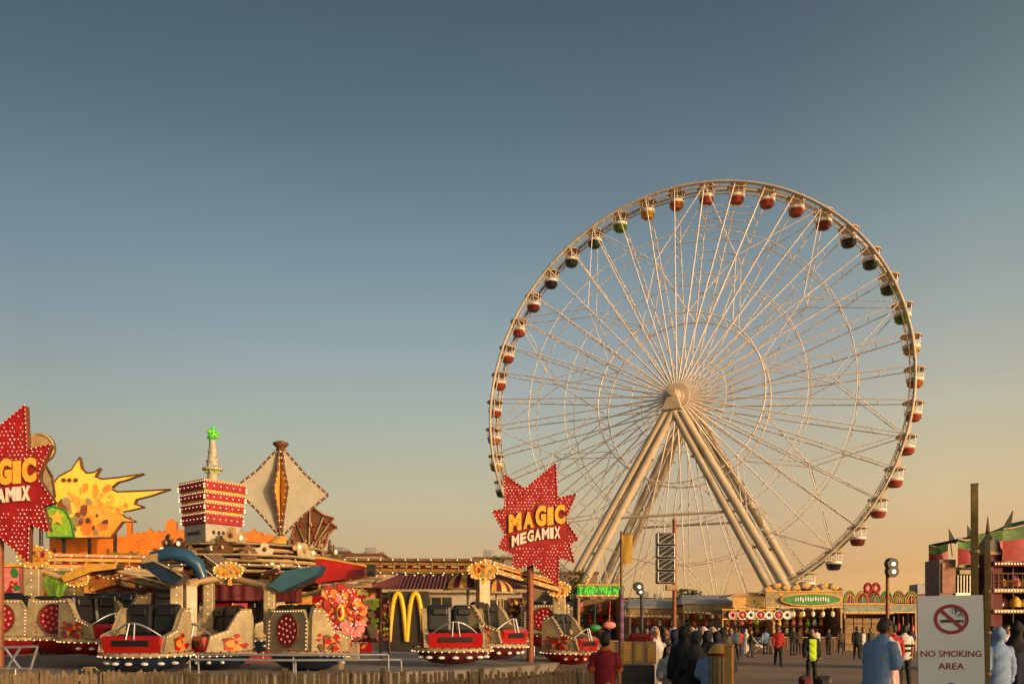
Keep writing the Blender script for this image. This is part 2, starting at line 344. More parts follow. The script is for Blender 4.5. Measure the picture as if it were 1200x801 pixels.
for k, a in enumerate(ang):
    cn = seq[k % 11]; g = bpy.data.objects.new('gondola', None); SC.collection.objects.link(g); g.parent = wheel
    p = wp(a, 25, 0); g.location = p - wheel.location + Vector((0,0,.32)); g.rotation_euler = (0, 0, -WH['th'] + random.uniform(-.05,.05)); g.scale = (.90,)*3; g['label'] = {'dgreen':'dark green','teal':'dark teal'}.get(cn, cn) + ' tub gondola under a tan roof'
    if k == 0:
        protos = []
        mb = MB(); mb.tube([(0,-1.15,-.34),(0,1.15,-.34)], .11, 0, 10); mb.tube([(0,0,-.2),(0,0,-.4)], .14, 0, 10)
        for s in (-1,1): mb.tube([(0,.8*s,-.34),(0,.45*s,-.5)], .06, 0, 6)
        protos.append(('hanger', mb.build('hanger', M['rimp'], g, local=True)))
        mb = MB(); mb.lathe([(.2,-.22),(.75,-.28),(1.12,-.40),(1.22,-.50),(1.2,-.58),(1.05,-.56),(0.3,-.5)], 0, 20)
        protos.append(('roof', mb.build('roof', mat('gondola_roof', (.46,.35,.24), .5, .25, 1.5), g, local=True)))
        mb = MB()
        for i in range(8):
            an = 2*math.pi*(i+.5)/8; mb.tube([(1.04*math.cos(an),1.04*math.sin(an),-.54),(.92*math.cos(an),.92*math.sin(an),-1.80)], .05, 0, 6)
        mb.tube([(1.0*math.cos(2*math.pi*i/20),1.0*math.sin(2*math.pi*i/20),-1.35) for i in range(20)], .035, 0, 6, closed=True)
        mb.lathe([(.90,-1.94),(.98,-1.88),(1.0,-1.62),(.95,-1.56)], 0, 16)
        protos.append(('posts', mb.build('post_ring', M['paint'], g, local=True)))
        tub0 = MB(); tub0.lathe([(.3,-2.66),(.62,-2.63),(.74,-2.5),(.88,-2.02),(.92,-1.98),(.92,-1.92),(.86,-1.92),(.72,-2.3),(.1,-2.35)], 0, 16)
        seat = MB(); seat.lathe([(.9,-2.1),(.6,-2.1),(.6,-2.35),(.9,-2.35)], 0, 14)
        protos.append(('seat', seat.build('bench', M['tan'], g, local=True)))
        tubs = {}
    else:
        for nm, o in protos:
            c = o.copy(); SC.collection.objects.link(c); c.parent = g
    if cn not in tubs:
        o = tub0.build('tub', mat('gondola_'+cn, COL[cn], .35, .2, 1.2, coat=.3), g, local=True); tubs[cn] = o
    else:
        c = tubs[cn].copy(); SC.collection.objects.link(c); c.parent = g
# boarding deck below the wheel
mb = MB()
mb.box(HUB - EZ*HUB.z + EZ*.6, (22,7,1.2), 0, -WH['th']); bd = mb.build('boarding_deck', M['conc'], wheel)
mb = MB()
for s in (-1,1):
    for i in range(12):
        c = HUB - EZ*HUB.z + EU*(-10.5+21*i/11) + EN*(3.3*s) + EZ*1.2; mb.tube([c, c+EZ*1.1], .03, 0, 6)
    for z in (1.75, 2.3): mb.tube([HUB - EZ*HUB.z + EU*-10.5 + EN*(3.3*s)+EZ*z, HUB - EZ*HUB.z + EU*10.5 + EN*(3.3*s)+EZ*z], .03, 0, 6)
mb.build('handrail', M['steel'], wheel)
# ------------------------------------------------------------------ spinning ride on the left
CX, CY = P(290, 0, 34).x, 34.0
ride = thing('spinning_ride', (CX, CY, 0), 'red and cream spinning fairground ride with hanging cars and a red banded tower', 'fairground ride')
deckm = mat('grey_deck_boards', (.27,.235,.19), .7, .3, 1.5, bump=.2, bscale=8)
mb = MB(); mb.lathe([(12.4,.12),(12.6,.42),(12.5,.46)], 0, 64, c=(CX,CY,0), smooth=False); mb.lathe([(12.3,.0),(12.3,.14)], 1, 64, c=(CX,CY,0))
mb.build('deck', [deckm, M['dark']], ride)
def ring_bulbs(mb, c, r, z, n, q, m, sx=1, sy=1):
    for i in range(n):
        a = 2*math.pi*i/n; mb.ball((c[0]+r*sx*math.cos(a), c[1]+r*sy*math.sin(a), z), q, m, 6, 4)
# centre drum and ornate roof
mb = MB(); mb.lathe([(1.7,.46),(1.7,1.0),(1.5,1.1),(1.5,2.6),(1.75,2.75),(1.75,3.0)], 0, 16, c=(CX+.4,CY-1.5,0), smooth=False)
art = random.Random(31)
for i in range(10):
    a = 2*math.pi*i/10; q = Vector((CX+.4+1.58*math.cos(a), CY-1.5+1.58*math.sin(a), .6)); u = Vector((-math.sin(a), math.cos(a), 0))
    mb.box(q+Vector((0,0,1.0)), (.05,.92,2.0), 1, a); mosaic(mb, q+Vector((math.cos(a),math.sin(a),0))*.03-u*.44, u, .88, 1.95, 34, (1,2,2,3,4,5), art, .006)
    mb.tube([q+Vector((math.cos(a),math.sin(a),0))*.06-u*.48, q+Vector((math.cos(a),math.sin(a),0))*.06-u*.48+Vector((0,0,2.0))], .04, 5, 6)
mb.build('centre_drum', [M['crimson'], M['red'], M['pink'], M['orange'], M['burg'], M['gold']], ride)
mb = MB(); pr = []                                           # pleated burgundy valance
n = 120
for i in range(n):
    a = 2*math.pi*i/n; r = 2.02+.06*math.cos(a*30)
    pr.append((CX+.4+r*math.cos(a), CY-1.5+r*math.sin(a)))
vv = [(x,y,3.28) for x,y in pr]+[(x,y,2.68) for x,y in pr]
mb.put(vv, [(i,i+n,(i+1)%n+n,(i+1)%n) for i in range(n)], 0, True)
mb.lathe([(2.1,3.24),(2.14,3.3),(2.0,3.42),(.5,3.6)], 1, 32, c=(CX+.4,CY-1.5,0))
mb.build('valance', [M['burg'], M['tan']], ride)
mb = MB()
mb.lathe([(2.3,3.5),(2.5,3.6),(2.5,4.9),(1.2,4.95)], 2, 24, c=(CX,CY,0), smooth=False)
for r_, z_, h_, m_ in ((3.55,3.70,.10,0),(3.80,3.90,.09,1),(3.25,4.10,.12,0),(3.5,4.30,.08,1),(2.9,4.52,.12,0),(3.1,4.74,.07,1)):
    mb.lathe([(2.4,z_),(r_-.05,z_),(r_,z_+h_*.4),(r_-.03,z_+h_),(2.4,z_+h_+.05)], m_, 12 if m_ else 40, c=(CX,CY,0), smooth=False)
for i in range(40):
    a = 2*math.pi*i/40; mb.ball((CX+3.87*math.cos(a), CY+3.87*math.sin(a), 3.96), .03, 3, 6, 4)
for i in range(70):
    a = 2*math.pi*i/70; rr_ = random.uniform(2.7,3.45); p = Vector((CX+rr_*math.cos(a), CY+rr_*math.sin(a), random.choice((3.98,4.2,4.4,4.62,4.8)))); u = Vector((-math.sin(a), math.cos(a), 0)); w_ = random.uniform(.16,.34); h_ = random.uniform(.25,.6)
    mb.prism([(-w_,0),(w_,0),(w_*1.2,h_*.45),(w_*.5,h_*.6),(w_*.55,h_*.85),(0,h_),(-w_*.55,h_*.85),(-w_*.5,h_*.6),(-w_*1.2,h_*.45)], p, u if math.sin(a) > 0 else u, (0,0,1), .07, (i*7)%3, 2)
    mb.ball(p+Vector((math.cos(a)*.05,math.sin(a)*.05,h_*.4)), (.07,.07,.09), (i*5)%4, 6, 4)
mb.build('ornate_roof', [M['tan'], M['cream2'], M['brown'], M['bulb']], ride)
# sweep arms
def sweep(a, b, hh=.5, name='sweep_arm', bulbs=True):
    a = Vector(a); b = Vector(b); d = (b-a); l = d.length; d.normalize(); sd_ = d.cross(Vector((0,0,1))).normalized()
    mb = MB()
    for z, m, h, ww in ((-hh*.5,0,.10,.5),(-.12,1,.16,.38),(.08,2,.10,.40),(hh*.5-.02,0,.10,.5),(hh*.22,1,.12,.37),(-hh*.3,2,.1,.4)):
        c = (a+b)/2+Vector((0,0,z)); mb.box(c, (l, ww, h), m, math.atan2(d.y, d.x), ry=-math.asin(d.z))
    k = int(l/.55)
    for i in range(k+1):
        q = a+d*(l*i/k); mb.box(q, (.05,.42,hh*.95), 0, math.atan2(d.y, d.x))
        if bulbs:
            for s in (-1,1):
                mb.ball(q+sd_*(.26*s)+Vector((0,0,hh*.5-.02)), .026, 3, 6, 4); mb.ball(q+sd_*(.26*s)+Vector((0,0,-hh*.5)), .026, 3, 6, 4)
    mb.build(name, [M['tan'], M['crimson'], M['gold'], M['bulb']], ride)
hubz = 4.15
armC, armD, armA = P(40, 658, 28), P(572, 664, 30), P(268, 672, 26.5)
sweep((CX-2.5,CY-.8,hubz+.05), armC); sweep((CX+2.8,CY-.5,hubz), armD); sweep((CX-.2,CY-3.4,hubz-.1), armA)
sweep((CX-2,CY+3,hubz), (CX-7.5,CY+7.5,hubz)); sweep(armD, P(655,688,34), .34)
# red tapered canopy arm with a dark round end
mb = MB(); a = P(370,668,28.5); b = P(430,667.5,28.5)
mb.prism([(0,-.42),(0,.40),(.25,.38),(1.62,.14),(1.62,-.20)], a, (1,0,0), (0,0,1), .9, 0, 0); mb.prism([(0,.40),(.25,.38),(1.62,.14),(1.62,.2),(.25,.45),(-.02,.47)], a+Vector((0,-.03,0)), (1,0,0), (0,0,1), .96, 1)
mb.disc(P(435,668,28), (1,0,0), .2, .25, 2, 16); mb.tube([P(431,668,28.4), P(437,668,28.4)], .17, 2, 14)
mb.build('tapered_arm', [M['red'], M['gold'], M['dark']], ride)
# blue hoods
mb = MB()
p_ = [P(166,664,25),P(180,652,25),P(200,648,24.9),P(220,652,24.9),P(232,662,25),P(238,677,25)]
mb.tube(p_, [.10,.17,.20,.21,.20,.14], 0, 14); wz = [(163,660),(178,655),(196,664),(216,674),(203,685),(186,677)]; mb.prism([((x_-190)*.025,(670-y_)*.025) for x_,y_ in wz], P(190,670,24.75), (1,0,0), (0,0,1), .5, 1); mb.tube([P(180,657,24.72),P(197,665,24.72),P(214,675,24.72)], .03, 2, 6); mb.prism([((x_-190)*.025,(670-y_)*.025) for x_,y_ in ((166,660),(172,650),(184,648),(182,657))], P(190,670,24.7), (1,0,0), (0,0,1), .3, 3)
mb.ball(P(207,667,24.7), (.2,.1,.09), 2, 10, 6)
mb.build('blue_hood', [M['blue'], M['navy'], M['cream'], M['tan']], ride)
mb = MB(); mb.prism([(0,0),(.36,-.18),(1.45,.33),(1.6,.62),(.5,.45)], P(314,686,25.4), (1,0,0), (0,0,1), .75, 0, 1)
mb.build('blue_hood', [mat('teal_fibreglass', (.03,.10,.15), .3, .25, 2, coat=.4), M['blue']], ride)
mb = MB(); mb.prism([(0,0),(.9,.35),(1.7,.45),(1.75,.62),(.7,.62),(-.1,.2)], P(75,682,28), (1,0,0), (0,0,1), .6, 0, 1); mb.build('tan_hood', [M['gold'], M['brown']], ride)
# hanging pillars
def pillar(px, d, y0, y1, wd, rz=0, ww=None):
    mb = MB(); t = P(px, y0, d); b = P(px, y1, d); h = t.z-b.z
    mb.box((t.x, d, b.z+h/2), (wd, ww or wd, h), 0, rz, .03)
    mb.box((t.x, d, b.z+h*.25), (wd*1.08, (ww or wd)*1.08, .1), 1, rz, .01); mb.box((t.x, d, t.z-.1), (wd*1.12, (ww or wd)*1.12, .14), 1, rz, .02)
    for k in range(5): mb.ball((t.x+.5*wd*math.sin(rz), d-.5*(ww or wd)*math.cos(rz), b.z+h*(.35+.12*k)), .02, 2, 6, 4)
    mb.build('pillar', [M['cream'], M['tan'], M['bulb']], ride)
pillar(207, 25.6, 676, 748, .36, R(20)); pillar(223, 25.9, 680, 748, .34, R(35)); pillar(316, 25.8, 684, 742, .33, R(8)); pillar(40, 28, 660, 728, .48, R(10)); pillar(90, 28.5, 682, 715, .34); pillar(566, 29, 672, 742, .4, R(20)); pillar(655, 34, 690, 745, .5)
pillar(245, 26.4, 676, 742, .3, R(5))
# ride cars
def make_car():
    c = bpy.data.objects.new('car', None); SC.collection.objects.link(c); c.parent = ride
    mb = MB(); mb.lathe([(.25,-.42),(.7,-.36),(1.05,-.18),(1.2,0)], 0, 28, sy=.8)
    for i in range(7): mb.ball((1.12*math.cos(R(200+23*i)), .88*math.sin(R(200+23*i)), -.17), (.12,.06,.05), 1, 8, 5)
    mb.build('hull', [M['navy'], M['white']], c, local=True)
    mb = MB(); mb.lathe([(1.2,0),(1.32,.01),(1.34,.07),(1.3,.13),(1.18,.14)], 0, 36, sy=.8)
    ring_bulbs(mb, (0,0), 1.335, .02, 36, .024, 1, 1, .8); ring_bulbs(mb, (0,0), 1.31, .135, 30, .03, 2, 1, .8)
    mb.build('rim', [M['cream'], M['bulb'], M['crimson']], c, local=True)
    mb = MB(); mb.prism([(-.72,.14),(-.82,.50),(-.74,.60),(-.62,.52),(-.5,.24),(.5,.24),(.5,.14)], (.86,0,0), (0,1,0), (0,0,1), 1.72, 0)
    mb.box((0,-.80,.40), (1.1,.05,.16), 1, bev=.02); mb.build('tub', [M['red'], M['black']], c, local=True)
    for s in (-1,1):
        mb = MB(); mb.prism([(-.76,.14),(-.62,.60),(-.1,.74),(.22,1.22),(.36,1.34),(.66,1.34),(.72,1.1),(.72,.14)], (.98 if s > 0 else -.84,0,0), (0,1,0), (0,0,1), .14, 0)
        fl = [(-.60,.17),(-.52,.40),(-.44,.30),(-.34,.52),(-.28,.33),(-.16,.58),(-.10,.36),(.04,.62),(.06,.36),(.20,.74),(.24,.40),(.36,.92),(.40,.44),(.56,1.1),(.56,.17)]
        if False: mb.prism(fl, ((.992 if s > 0 else -.985),0,0), (0,1,0), (0,0,1), .008, 3)
        mb.tube([(.99*s if s > 0 else -.99,y_,z_) for y_,z_ in ((-.76,.16),(-.62,.60),(-.1,.74),(.22,1.22),(.36,1.34),(.66,1.34))], .022, 2, 6)
        em = [(.0+.17*math.cos(t)*(1+.35*math.sin(5*t)), .42+.15*math.sin(t)*(1+.3*math.cos(4*t))) for t in [2*math.pi*i/24 for i in range(24)]]
        ar = random.Random(12+s); xs_ = (.992 if s > 0 else -.98)
        for i_ in range(26):
            yc, zc = ar.uniform(-.34,.46), ar.uniform(.20,.60); r_ = ar.uniform(.03,.10)*(1.25-abs(yc-.05)*1.2); k_ = ar.choice((5,6,7))
            pp = [(yc+r_*ar.uniform(.5,1.4)*1.5*math.cos(6.283*q_/k_), zc+r_*ar.uniform(.5,1.3)*math.sin(6.283*q_/k_)) for q_ in range(k_)]
            mb.prism(pp, (xs_+.0012*i_*s if s > 0 else xs_-.0012*i_-.004,0,0), (0,1,0), (0,0,1), .008+.0012*i_, ar.choice((1,1,1,3,4,5)))
        bead_row(mb, (.99*s,-.60,.56), (.99*s,-.1,.70), .12, .02, 6); bead_row(mb, (.99*s,-.1,.70), (.99*s,.22,1.18), .12, .02, 6); bead_row(mb, (.99*s,.30,1.28), (.99*s,.64,1.28), .12, .02, 6)
        mb.box((.91*s,.51,1.345), (.15,.34,.03), 2, bev=.01)
        mb.build('side_panel', [M['cream'], M['red'], M['tan'], M['crimson'], M['orange'], M['brown'], M['bulb']], c, local=True)
    mb = MB(); mb.prism([(-.83,.14),(-.83,1.0),(-.6,1.32),(.6,1.32),(.83,1.0),(.83,.14)], (0,.74,0), (-1,0,0), (0,0,1), .12, 0)
    mb.tube([(x_,.745,z_) for x_,z_ in ((-.81,.16),(-.81,.99),(-.59,1.30),(.59,1.30),(.81,.99),(.81,.16))], .022, 1, 6); bead_row(mb, (-.79,.765,.2), (-.79,.765,.98), .11, .02, 2); bead_row(mb, (.79,.765,.2), (.79,.765,.98), .11, .02, 2); bead_row(mb, (-.57,.765,1.27), (.57,.765,1.27), .11, .02, 2); mb.box((0,.75,.17), (1.6,.05,.05), 1, bev=.01); mb.build('back_panel', [M['cream2'], M['tan'], M['bulb']], c, local=True)
    mb = MB(); mb.disc((0,.76,.72), (0,1,0), .47, .05, 0, 28); mb.tube([(.47*math.cos(2*math.pi*i/28),.785,.72+.47*math.sin(2*math.pi*i/28)) for i in range(28)], .025, 1, 6, closed=True)
    for rr, nn in ((0,1),(.18,6),(.34,11)):
        for i in range(nn): a = 2*math.pi*i/nn+.3; mb.ball((rr*math.cos(a),.79,.72+rr*math.sin(a)), (.045,.03,.045), 2, 8, 5)
    mb.build('medallion', [M['crimson'], M['brown'], M['pink']], c, local=True)
    mb = MB(); mb.box((0,.1,.52), (1.6,.62,.2), 0, bev=.06)
    for s in (-1,1):
        mb.box((.41*s,.42,1.02), (.78,.24,.92), 0, bev=.10, rx=R(-8)); mb.box((.41*s,.30,1.26), (.5,.10,.24), 0, bev=.05, rx=R(-8))
    mb.build('seat', M['black'], c, local=True)
    mb = MB(); arch = [(-.85+1.7*i/14, -.35-.35*math.sin(math.pi*i/14), .45+.50*math.sin(math.pi*i/14)) for i in range(15)]
    mb.tube(arch, .028, 0, 8); mb.tube([(-.08,-.70,.95),(-.12,-.82,.5)], .024, 0, 7); mb.tube([(.08,-.70,.95),(.12,-.82,.5)], .024, 0, 7)
    mb.build('lap_bar', M['steel'], c, local=True)
    return c
def place_car(c, px, d, py, rz, hull=None, sc=1.0):
    c.location = P(px, py, d) - ride.location; c.rotation_euler = (R(2), 0, R(rz)); c.scale = (sc,)*3
    if hull:
        h = [k for k in c.children if k.name.startswith('hull')][0]; h.data = h.data.copy(); h.data.materials[0] = hull
c0 = make_car()
SPOTS = [(172,24.3,768,-8,None),(254,25.6,767,-46,None),(360,25.0,768,145,None),(16,28,751,180,M['crimson']),(78,28.2,751,176,M['crimson']),(118,27.4,752,66,M['crimson']),
         (531,27.6,762,10,M['burg']),(580,28.6,757,62,M['burg']),(668,32,765,62,M['crimson']),(118,34,738,10,None),(20,36,735,0,None),(300,40,748,30,None),(205,31,738,15,None),(132,30.5,742,-25,M['crimson']),(296,30.5,750,-35,None),(-20,33,742,20,None),(640,36,746,170,M['crimson']),(400,39,752,-30,M['crimson'])]
for i, (px,d,py,rz,h) in enumerate(SPOTS):
    c = c0 if i == 0 else copy_tree(c0, ride); place_car(c, px, d, py, rz, h)
# cross beams between pillars and cars
for (a, b) in ((P(207,742,25.7),P(172,742,25.1)),(P(223,742,25.9),P(256,742,26.1)),(P(316,738,25.8),P(345,742,25.3)),(P(40,722,28),P(78,724,28.0)),(P(40,722,28),P(16,724,28)),(P(566,736,29),P(531,738,28.2)),(P(566,736,29),P(580,738,28.9)),(P(655,740,34),P(668,740,32.6)),
               (P(268,676,26.5),P(207,684,25.7)),(P(268,676,26.5),P(316,688,25.8)),(P(245,680,26.4),P(268,676,26.5)),(P(40,664,28),P(90,684,28.5))):
    mb = MB(); mb.tube([a,b], .11, 0, 10); mb.build('cross_arm', M['tan'], ride)
# flaming red and pink sunburst ornament
mb = MB(); o = P(399, 722, 25.6); art = random.Random(8); uo = Vector((.98,.18,0)).normalized(); no = uo.cross(EZ)
pl = []
for i in range(40):
    a = 2*math.pi*i/40; r = (.98 if i%2 else .84)*art.uniform(.9,1.06); pl.append((r*.76*math.cos(a), r*1.05*math.sin(a)))
mb.prism(pl, o, uo, EZ, .08, 0)
for i in range(170):
    a = art.uniform(0,6.28); r = math.sqrt(art.uniform(.05,1))*.9; w_ = art.uniform(.05,.15); b0 = art.uniform(-.5,.5)
    cx, cz = r*.76*math.cos(a), r*1.0*math.sin(a); pp = []
    for j in range(7): q = w_*art.uniform(.5,1.2)*(1.7 if j == 0 else 1); pp.append((cx+q*math.cos(a+b0+j*.9), cz+q*math.sin(a+b0+j*.9)))
    mb.prism(pp, o+no*(.02+.0009*i), uo, EZ, .03+.0009*i, art.choice((0,0,0,1,2,2) if cz > -.1 else (1,1,6,0,2)))
mb.ball(o+no*.24+EZ*.12, (.13,.05,.26), 3, 12, 8); mb.ball(o+no*.29+EZ*.12, (.06,.04,.15), 0, 10, 6)
for i in range(60):
    a = art.uniform(0,6.28); r = math.sqrt(art.uniform(.1,1))*.95; mb.ball(o+no*.20+uo*(r*.76*math.cos(a))+EZ*(r*1.03*math.sin(a)), .024, 4, 6, 4)
mb.box(o+Vector((.1,.12,-1.05)), (.9,.1,.5), 6, bev=.03); mb.box(o+Vector((0,.12,-1.2)), (.14,.1,1.2), 5)
mb.build('sunburst_ornament', [M['red'], M['pink'], M['orange'], M['yellow'], M['bulbp'], M['tan'], M['cream']], ride)
# tower with red bands, spire and green crown
T = Vector((P(249,0,35.2).x, 35.2, 0)); s = .0352
z = lambda py: EYE-(py-HY)*s
TA = R(-84)-math.pi/4
mb = MB(); zb, zt = z(642), z(616); mb.lathe([(1.12,zb-.5),(1.12,zt)], 0, 4, c=T, smooth=False, a0=TA)
for i in range(4):
    for q in (-2,-1,0,1,2):
        a = 2*math.pi*(i+.5)/4 + TA+math.pi/4 + q*.25; rr = 1.12*math.cos(math.pi/4)/math.cos(q*.25)+.005; p = T+Vector((rr*math.cos(a), rr*math.sin(a), (zb+zt)/2+.1))
        mb.ball(p, (.07,.07,.09), 1, 8, 5)
mb.build('tower_base', [mat('grey_tower_paint', (.32,.30,.25), .5, .25, 3), M['dark']], ride)
mb = MB(); zz = [z(y) for y in (616.5, 604, 601.4, 592.5, 589.8, 581, 578.3, 568)]; rr = [1.22,1.24,1.27,1.29,1.30,1.32,1.34,1.36]
for i in range(0, 7):
    r0, m = (rr[i], 0) if i % 2 == 0 else (rr[i]-.05, 1)
    if i % 2 == 0: mb.lathe([(r0-.05,zz[i]),(r0,zz[i]+.02),(r0+.02,zz[i+1]-.02),(r0-.03,zz[i+1])], 0, 4, c=T, smooth=False, a0=TA)
    else: mb.lathe([(r0,zz[i]),(r0,zz[i+1])], 1, 4, c=T, smooth=False, a0=TA)
    if i % 2 == 0:
        for zq in (zz[i+1]-.03,):
            for f in range(4):
                A = [T+Vector(((r0+.01)*math.cos(2*math.pi*(f+.5+q)/4+TA), (r0+.01)*math.sin(2*math.pi*(f+.5+q)/4+TA), zq)) for q in (0,1)]
                for k in range(15): mb.ball(A[0].lerp(A[1], k/15), .026, 2, 6, 4)
            for f in range(4):
                A = [T+Vector(((r0+.01)*math.cos(2*math.pi*(f+.5+q)/4+TA), (r0+.01)*math.sin(2*math.pi*(f+.5+q)/4+TA), zz[i]*.55+zz[i+1]*.45)) for q in (0,1)]
                for k in range(1,13): mb.ball(A[0].lerp(A[1], k/13), .03, 5 if (k+i)%2 else 4, 6, 4)
        for f in range(4):
            a = 2*math.pi*(f+.5)/4+TA
            for k in range(2): mb.ball(T+Vector(((r0+.02)*math.cos(a), (r0+.02)*math.sin(a), zz[i]+(zz[i+1]-zz[i])*(.2+.3*k))), .045, 2, 6, 4)
mb.lathe([(1.34,zz[-1]),(1.36,zz[-1]+.04),(.9,zz[-1]+.1),(.3,zz[-1]+.16)], 1, 4, c=T, smooth=False, a0=TA)
mb.build('banded_tower', [M['crimson'], M['gold'], M['bulb'], M['white'], M['red'], M['bulbp']], ride)
mb = MB(); mb.lathe([(.22,z(568)),(.2,z(556)),(.24,z(554)),(.24,z(551)),(.40,z(551)),(.42,z(549)),(.3,z(547)),(.22,z(546)),(.24,z(541)),(.28,z(540)),(.2,z(538)),(.17,z(530)),(.2,z(529)),(.15,z(527)),(.13,z(516))], 0, 10, c=T)
for i in range(8):
    a = 2*math.pi*i/8; mb.tube([T+Vector((.36*math.cos(a),.36*math.sin(a),z(550))), T+Vector((.36*math.cos(a),.36*math.sin(a),z(545)))], .025, 0, 5); mb.ball(T+Vector((.25*math.cos(a),.25*math.sin(a),z(553))), .06, 1, 6, 4)
mb.build('spire', [mat('spire_grey', (.36,.36,.30), .45, .3, 4), M['lime']], ride)
mb = MB(); mb.ball(T+Vector((0,0,z(508))), (.2,.2,.24), 0, 10, 8)
for i in range(26):
    v = Vector((random.gauss(0,1), random.gauss(0,1), random.gauss(0,1))).normalized(); mb.tube([T+Vector((0,0,z(508)))+v*.14, T+Vector((0,0,z(508)))+Vector((v.x*.30,v.y*.30,v.z*.33))], [.07,.02], 0 if i%2 else 1, 5)
mb.build('green_crown', [M['gled'], M['lime']], ride)
# diamond lantern with fabric fins
D = Vector((P(329,0,36).x, 36, 0)); s2 = .036; z2 = lambda py: EYE-(py-HY)*s2
fab = mat('pale_fin_fabric', (.47,.47,.40), .8, .12, 3, bump=.2, bscale=60)
_t = fab.node_tree; _o = [n for n in _t.nodes if n.type == 'OUTPUT_MATERIAL'][0]; _x = _t.nodes.new('ShaderNodeMixShader'); _l = _t.nodes.new('ShaderNodeBsdfTranslucent'); _l.inputs[0].default_value = (.62,.56,.36,1); _x.inputs[0].default_value = .3
_t.links.new(_t.nodes['Principled BSDF'].outputs[0], _x.inputs[1]); _t.links.new(_l.outputs[0], _x.inputs[2]); _t.links.new(_x.outputs[0], _o.inputs[0])
for k, (az, rad, ztip) in enumerate(((R(12), 1.95, 578), (R(191), 1.86, 573), (R(-48), .62, 573), (R(-102), .62, 574), (R(105), 1.8, 574))):
    ux = Vector((math.cos(az), math.sin(az), 0)); mb = MB()
    pt, pb, tip = D+ux*.12+EZ*z2(526), D+ux*.05+EZ*z2(628), D+ux*rad+EZ*z2(ztip)
    pl = [(.12, z2(526)), (rad*.5, (z2(526)+z2(ztip))/2-.07), (rad, z2(ztip)), (rad*.5, (z2(628)+z2(ztip))/2+.05), (.05, z2(628))]
    mb.prism(pl, D+ux.cross(EZ)*.03, ux, EZ, .06, 0 if k < 2 or k == 4 else 1)
    for (a, b) in ((0,1),(1,2),(2,3),(3,4)):
        A = D+ux*pl[a][0]+EZ*pl[a][1]; B = D+ux*pl[b][0]+EZ*pl[b][1]; mb.tube([A,B], .055, 2, 7)
        nb = max(2, int((B-A).length/.13))
        for i in range(nb):
            for q in (-1, 1): mb.ball(A.lerp(B, i/nb)+ux.cross(EZ)*(.055*q), .022, 3 if i%2 else 2, 6, 4)
    mb.build('fin', [fab, M['gold'], M['brown'], M['tan'] if k == 4 else M['bulb']], ride)
mb = MB(); mb.tube([D+EZ*z2(640), D+EZ*z2(521)], .11, 0, 10); mb.lathe([(.12,z2(527)),(.2,z2(524)),(.32,z2(521)),(.33,z2(519)),(.2,z2(517.5)),(.1,z2(516.5))], 0, 14, c=D)
mb.lathe([(.6,z2(645)),(.55,z2(636)),(.3,z2(631)),(.15,z2(628))], 1, 16, c=D)
mb.build('lantern_mast', [M['brown'], M['gold']], ride)
# spiky lattice crown right of the lantern
mb = MB(); d = 37.0; q = lambda x, y: ((x-345)*.037, (650-y)*.037)
pl = [q(*p) for p in ((338,650),(341,632),(347,610),(364,593),(380,604),(391,607),(387,612),(395,618),(386,622),(382,636),(374,650))]
mb.prism(pl, P(345,650,d), (1,0,0), (0,0,1), .15, 0, 1)
for i in range(len(pl)):
    a, b = pl[i], pl[(i+1)%len(pl)]; o = P(345,650,d)+Vector((0,-.03,0)); mb.tube([o+Vector((a[0],0,a[1])), o+Vector((b[0],0,b[1]))], .05, 1, 6)
o = P(345,650,d)+Vector((0,-.04,0))
for i in range(9):
    a = pl[0]; mid = Vector((q(362,648)[0],0,q(362,648)[1])); t = pl[2+i % 8]; mb.tube([o+mid, o+Vector((t[0],0,t[1]))*.97], .035, 2, 5)
for i in range(16): mb.ball(o+Vector((q(random.uniform(345,382),0)[0], -.02, random.uniform(.2,1.4))), .07, 2+i%2, 7, 5)
mb.box(P(360,655,d)+Vector((0,.05,-.6)), (.9,.3,1.6), 0); mb.build('lattice_crown', [M['brown'], M['rust'], M['tan'], M['crimson']], ride)
# stair and silver rails along the deck edge
for (x0,x1,py,d) in ((232,455,766,23.2),(222,470,772,23.0)):
    mb = MB(); mb.tube([P(x0,py,d), P((x0+x1)/2,py+1,d-.1), P(x1,py+.5,d+.6)], .035, 0, 8)
    for k in range(0,9,4):
        p = P(x0+(x1-x0)*k/8, py+.5, d+.1*(k/8)); mb.tube([p, Vector((p.x,p.y+.1,.1))], .03, 0, 7)
    mb.build('deck_rail', M['steel'], ride)

# painted screens closing the back of the deck
art = random.Random(77)
for (x0,x1,y0,d) in ((205,262,684,40),(366,398,692,41.5),(404,436,700,44)):
    a, b = P(x0,0,d), P(x1,0,d); h_ = P(0,y0,d).z-.46; mb = MB(); mb.box(((a.x+b.x)/2,d+.05,.46+h_/2), (b.x-a.x,.1,h_), 0)
    mosaic(mb, (a.x,d,.46), (1,0,0), b.x-a.x, h_, 70, (1,2,3,4,5,6,6), art, .008); mb.tube([(a.x,d-.05,.46+h_),(b.x,d-.05,.46+h_)], .07, 5, 8)
    for i in range(10): mb.ball((a.x+(b.x-a.x)*(i+.5)/10,d-.12,.46+h_), .03, 7, 6, 4)
    mb.build('painted_screen', [M['crimson'],M['red'],M['pink'],M['orange'],M['burg'],M['gold'],M['red'],M['bulb']], ride)

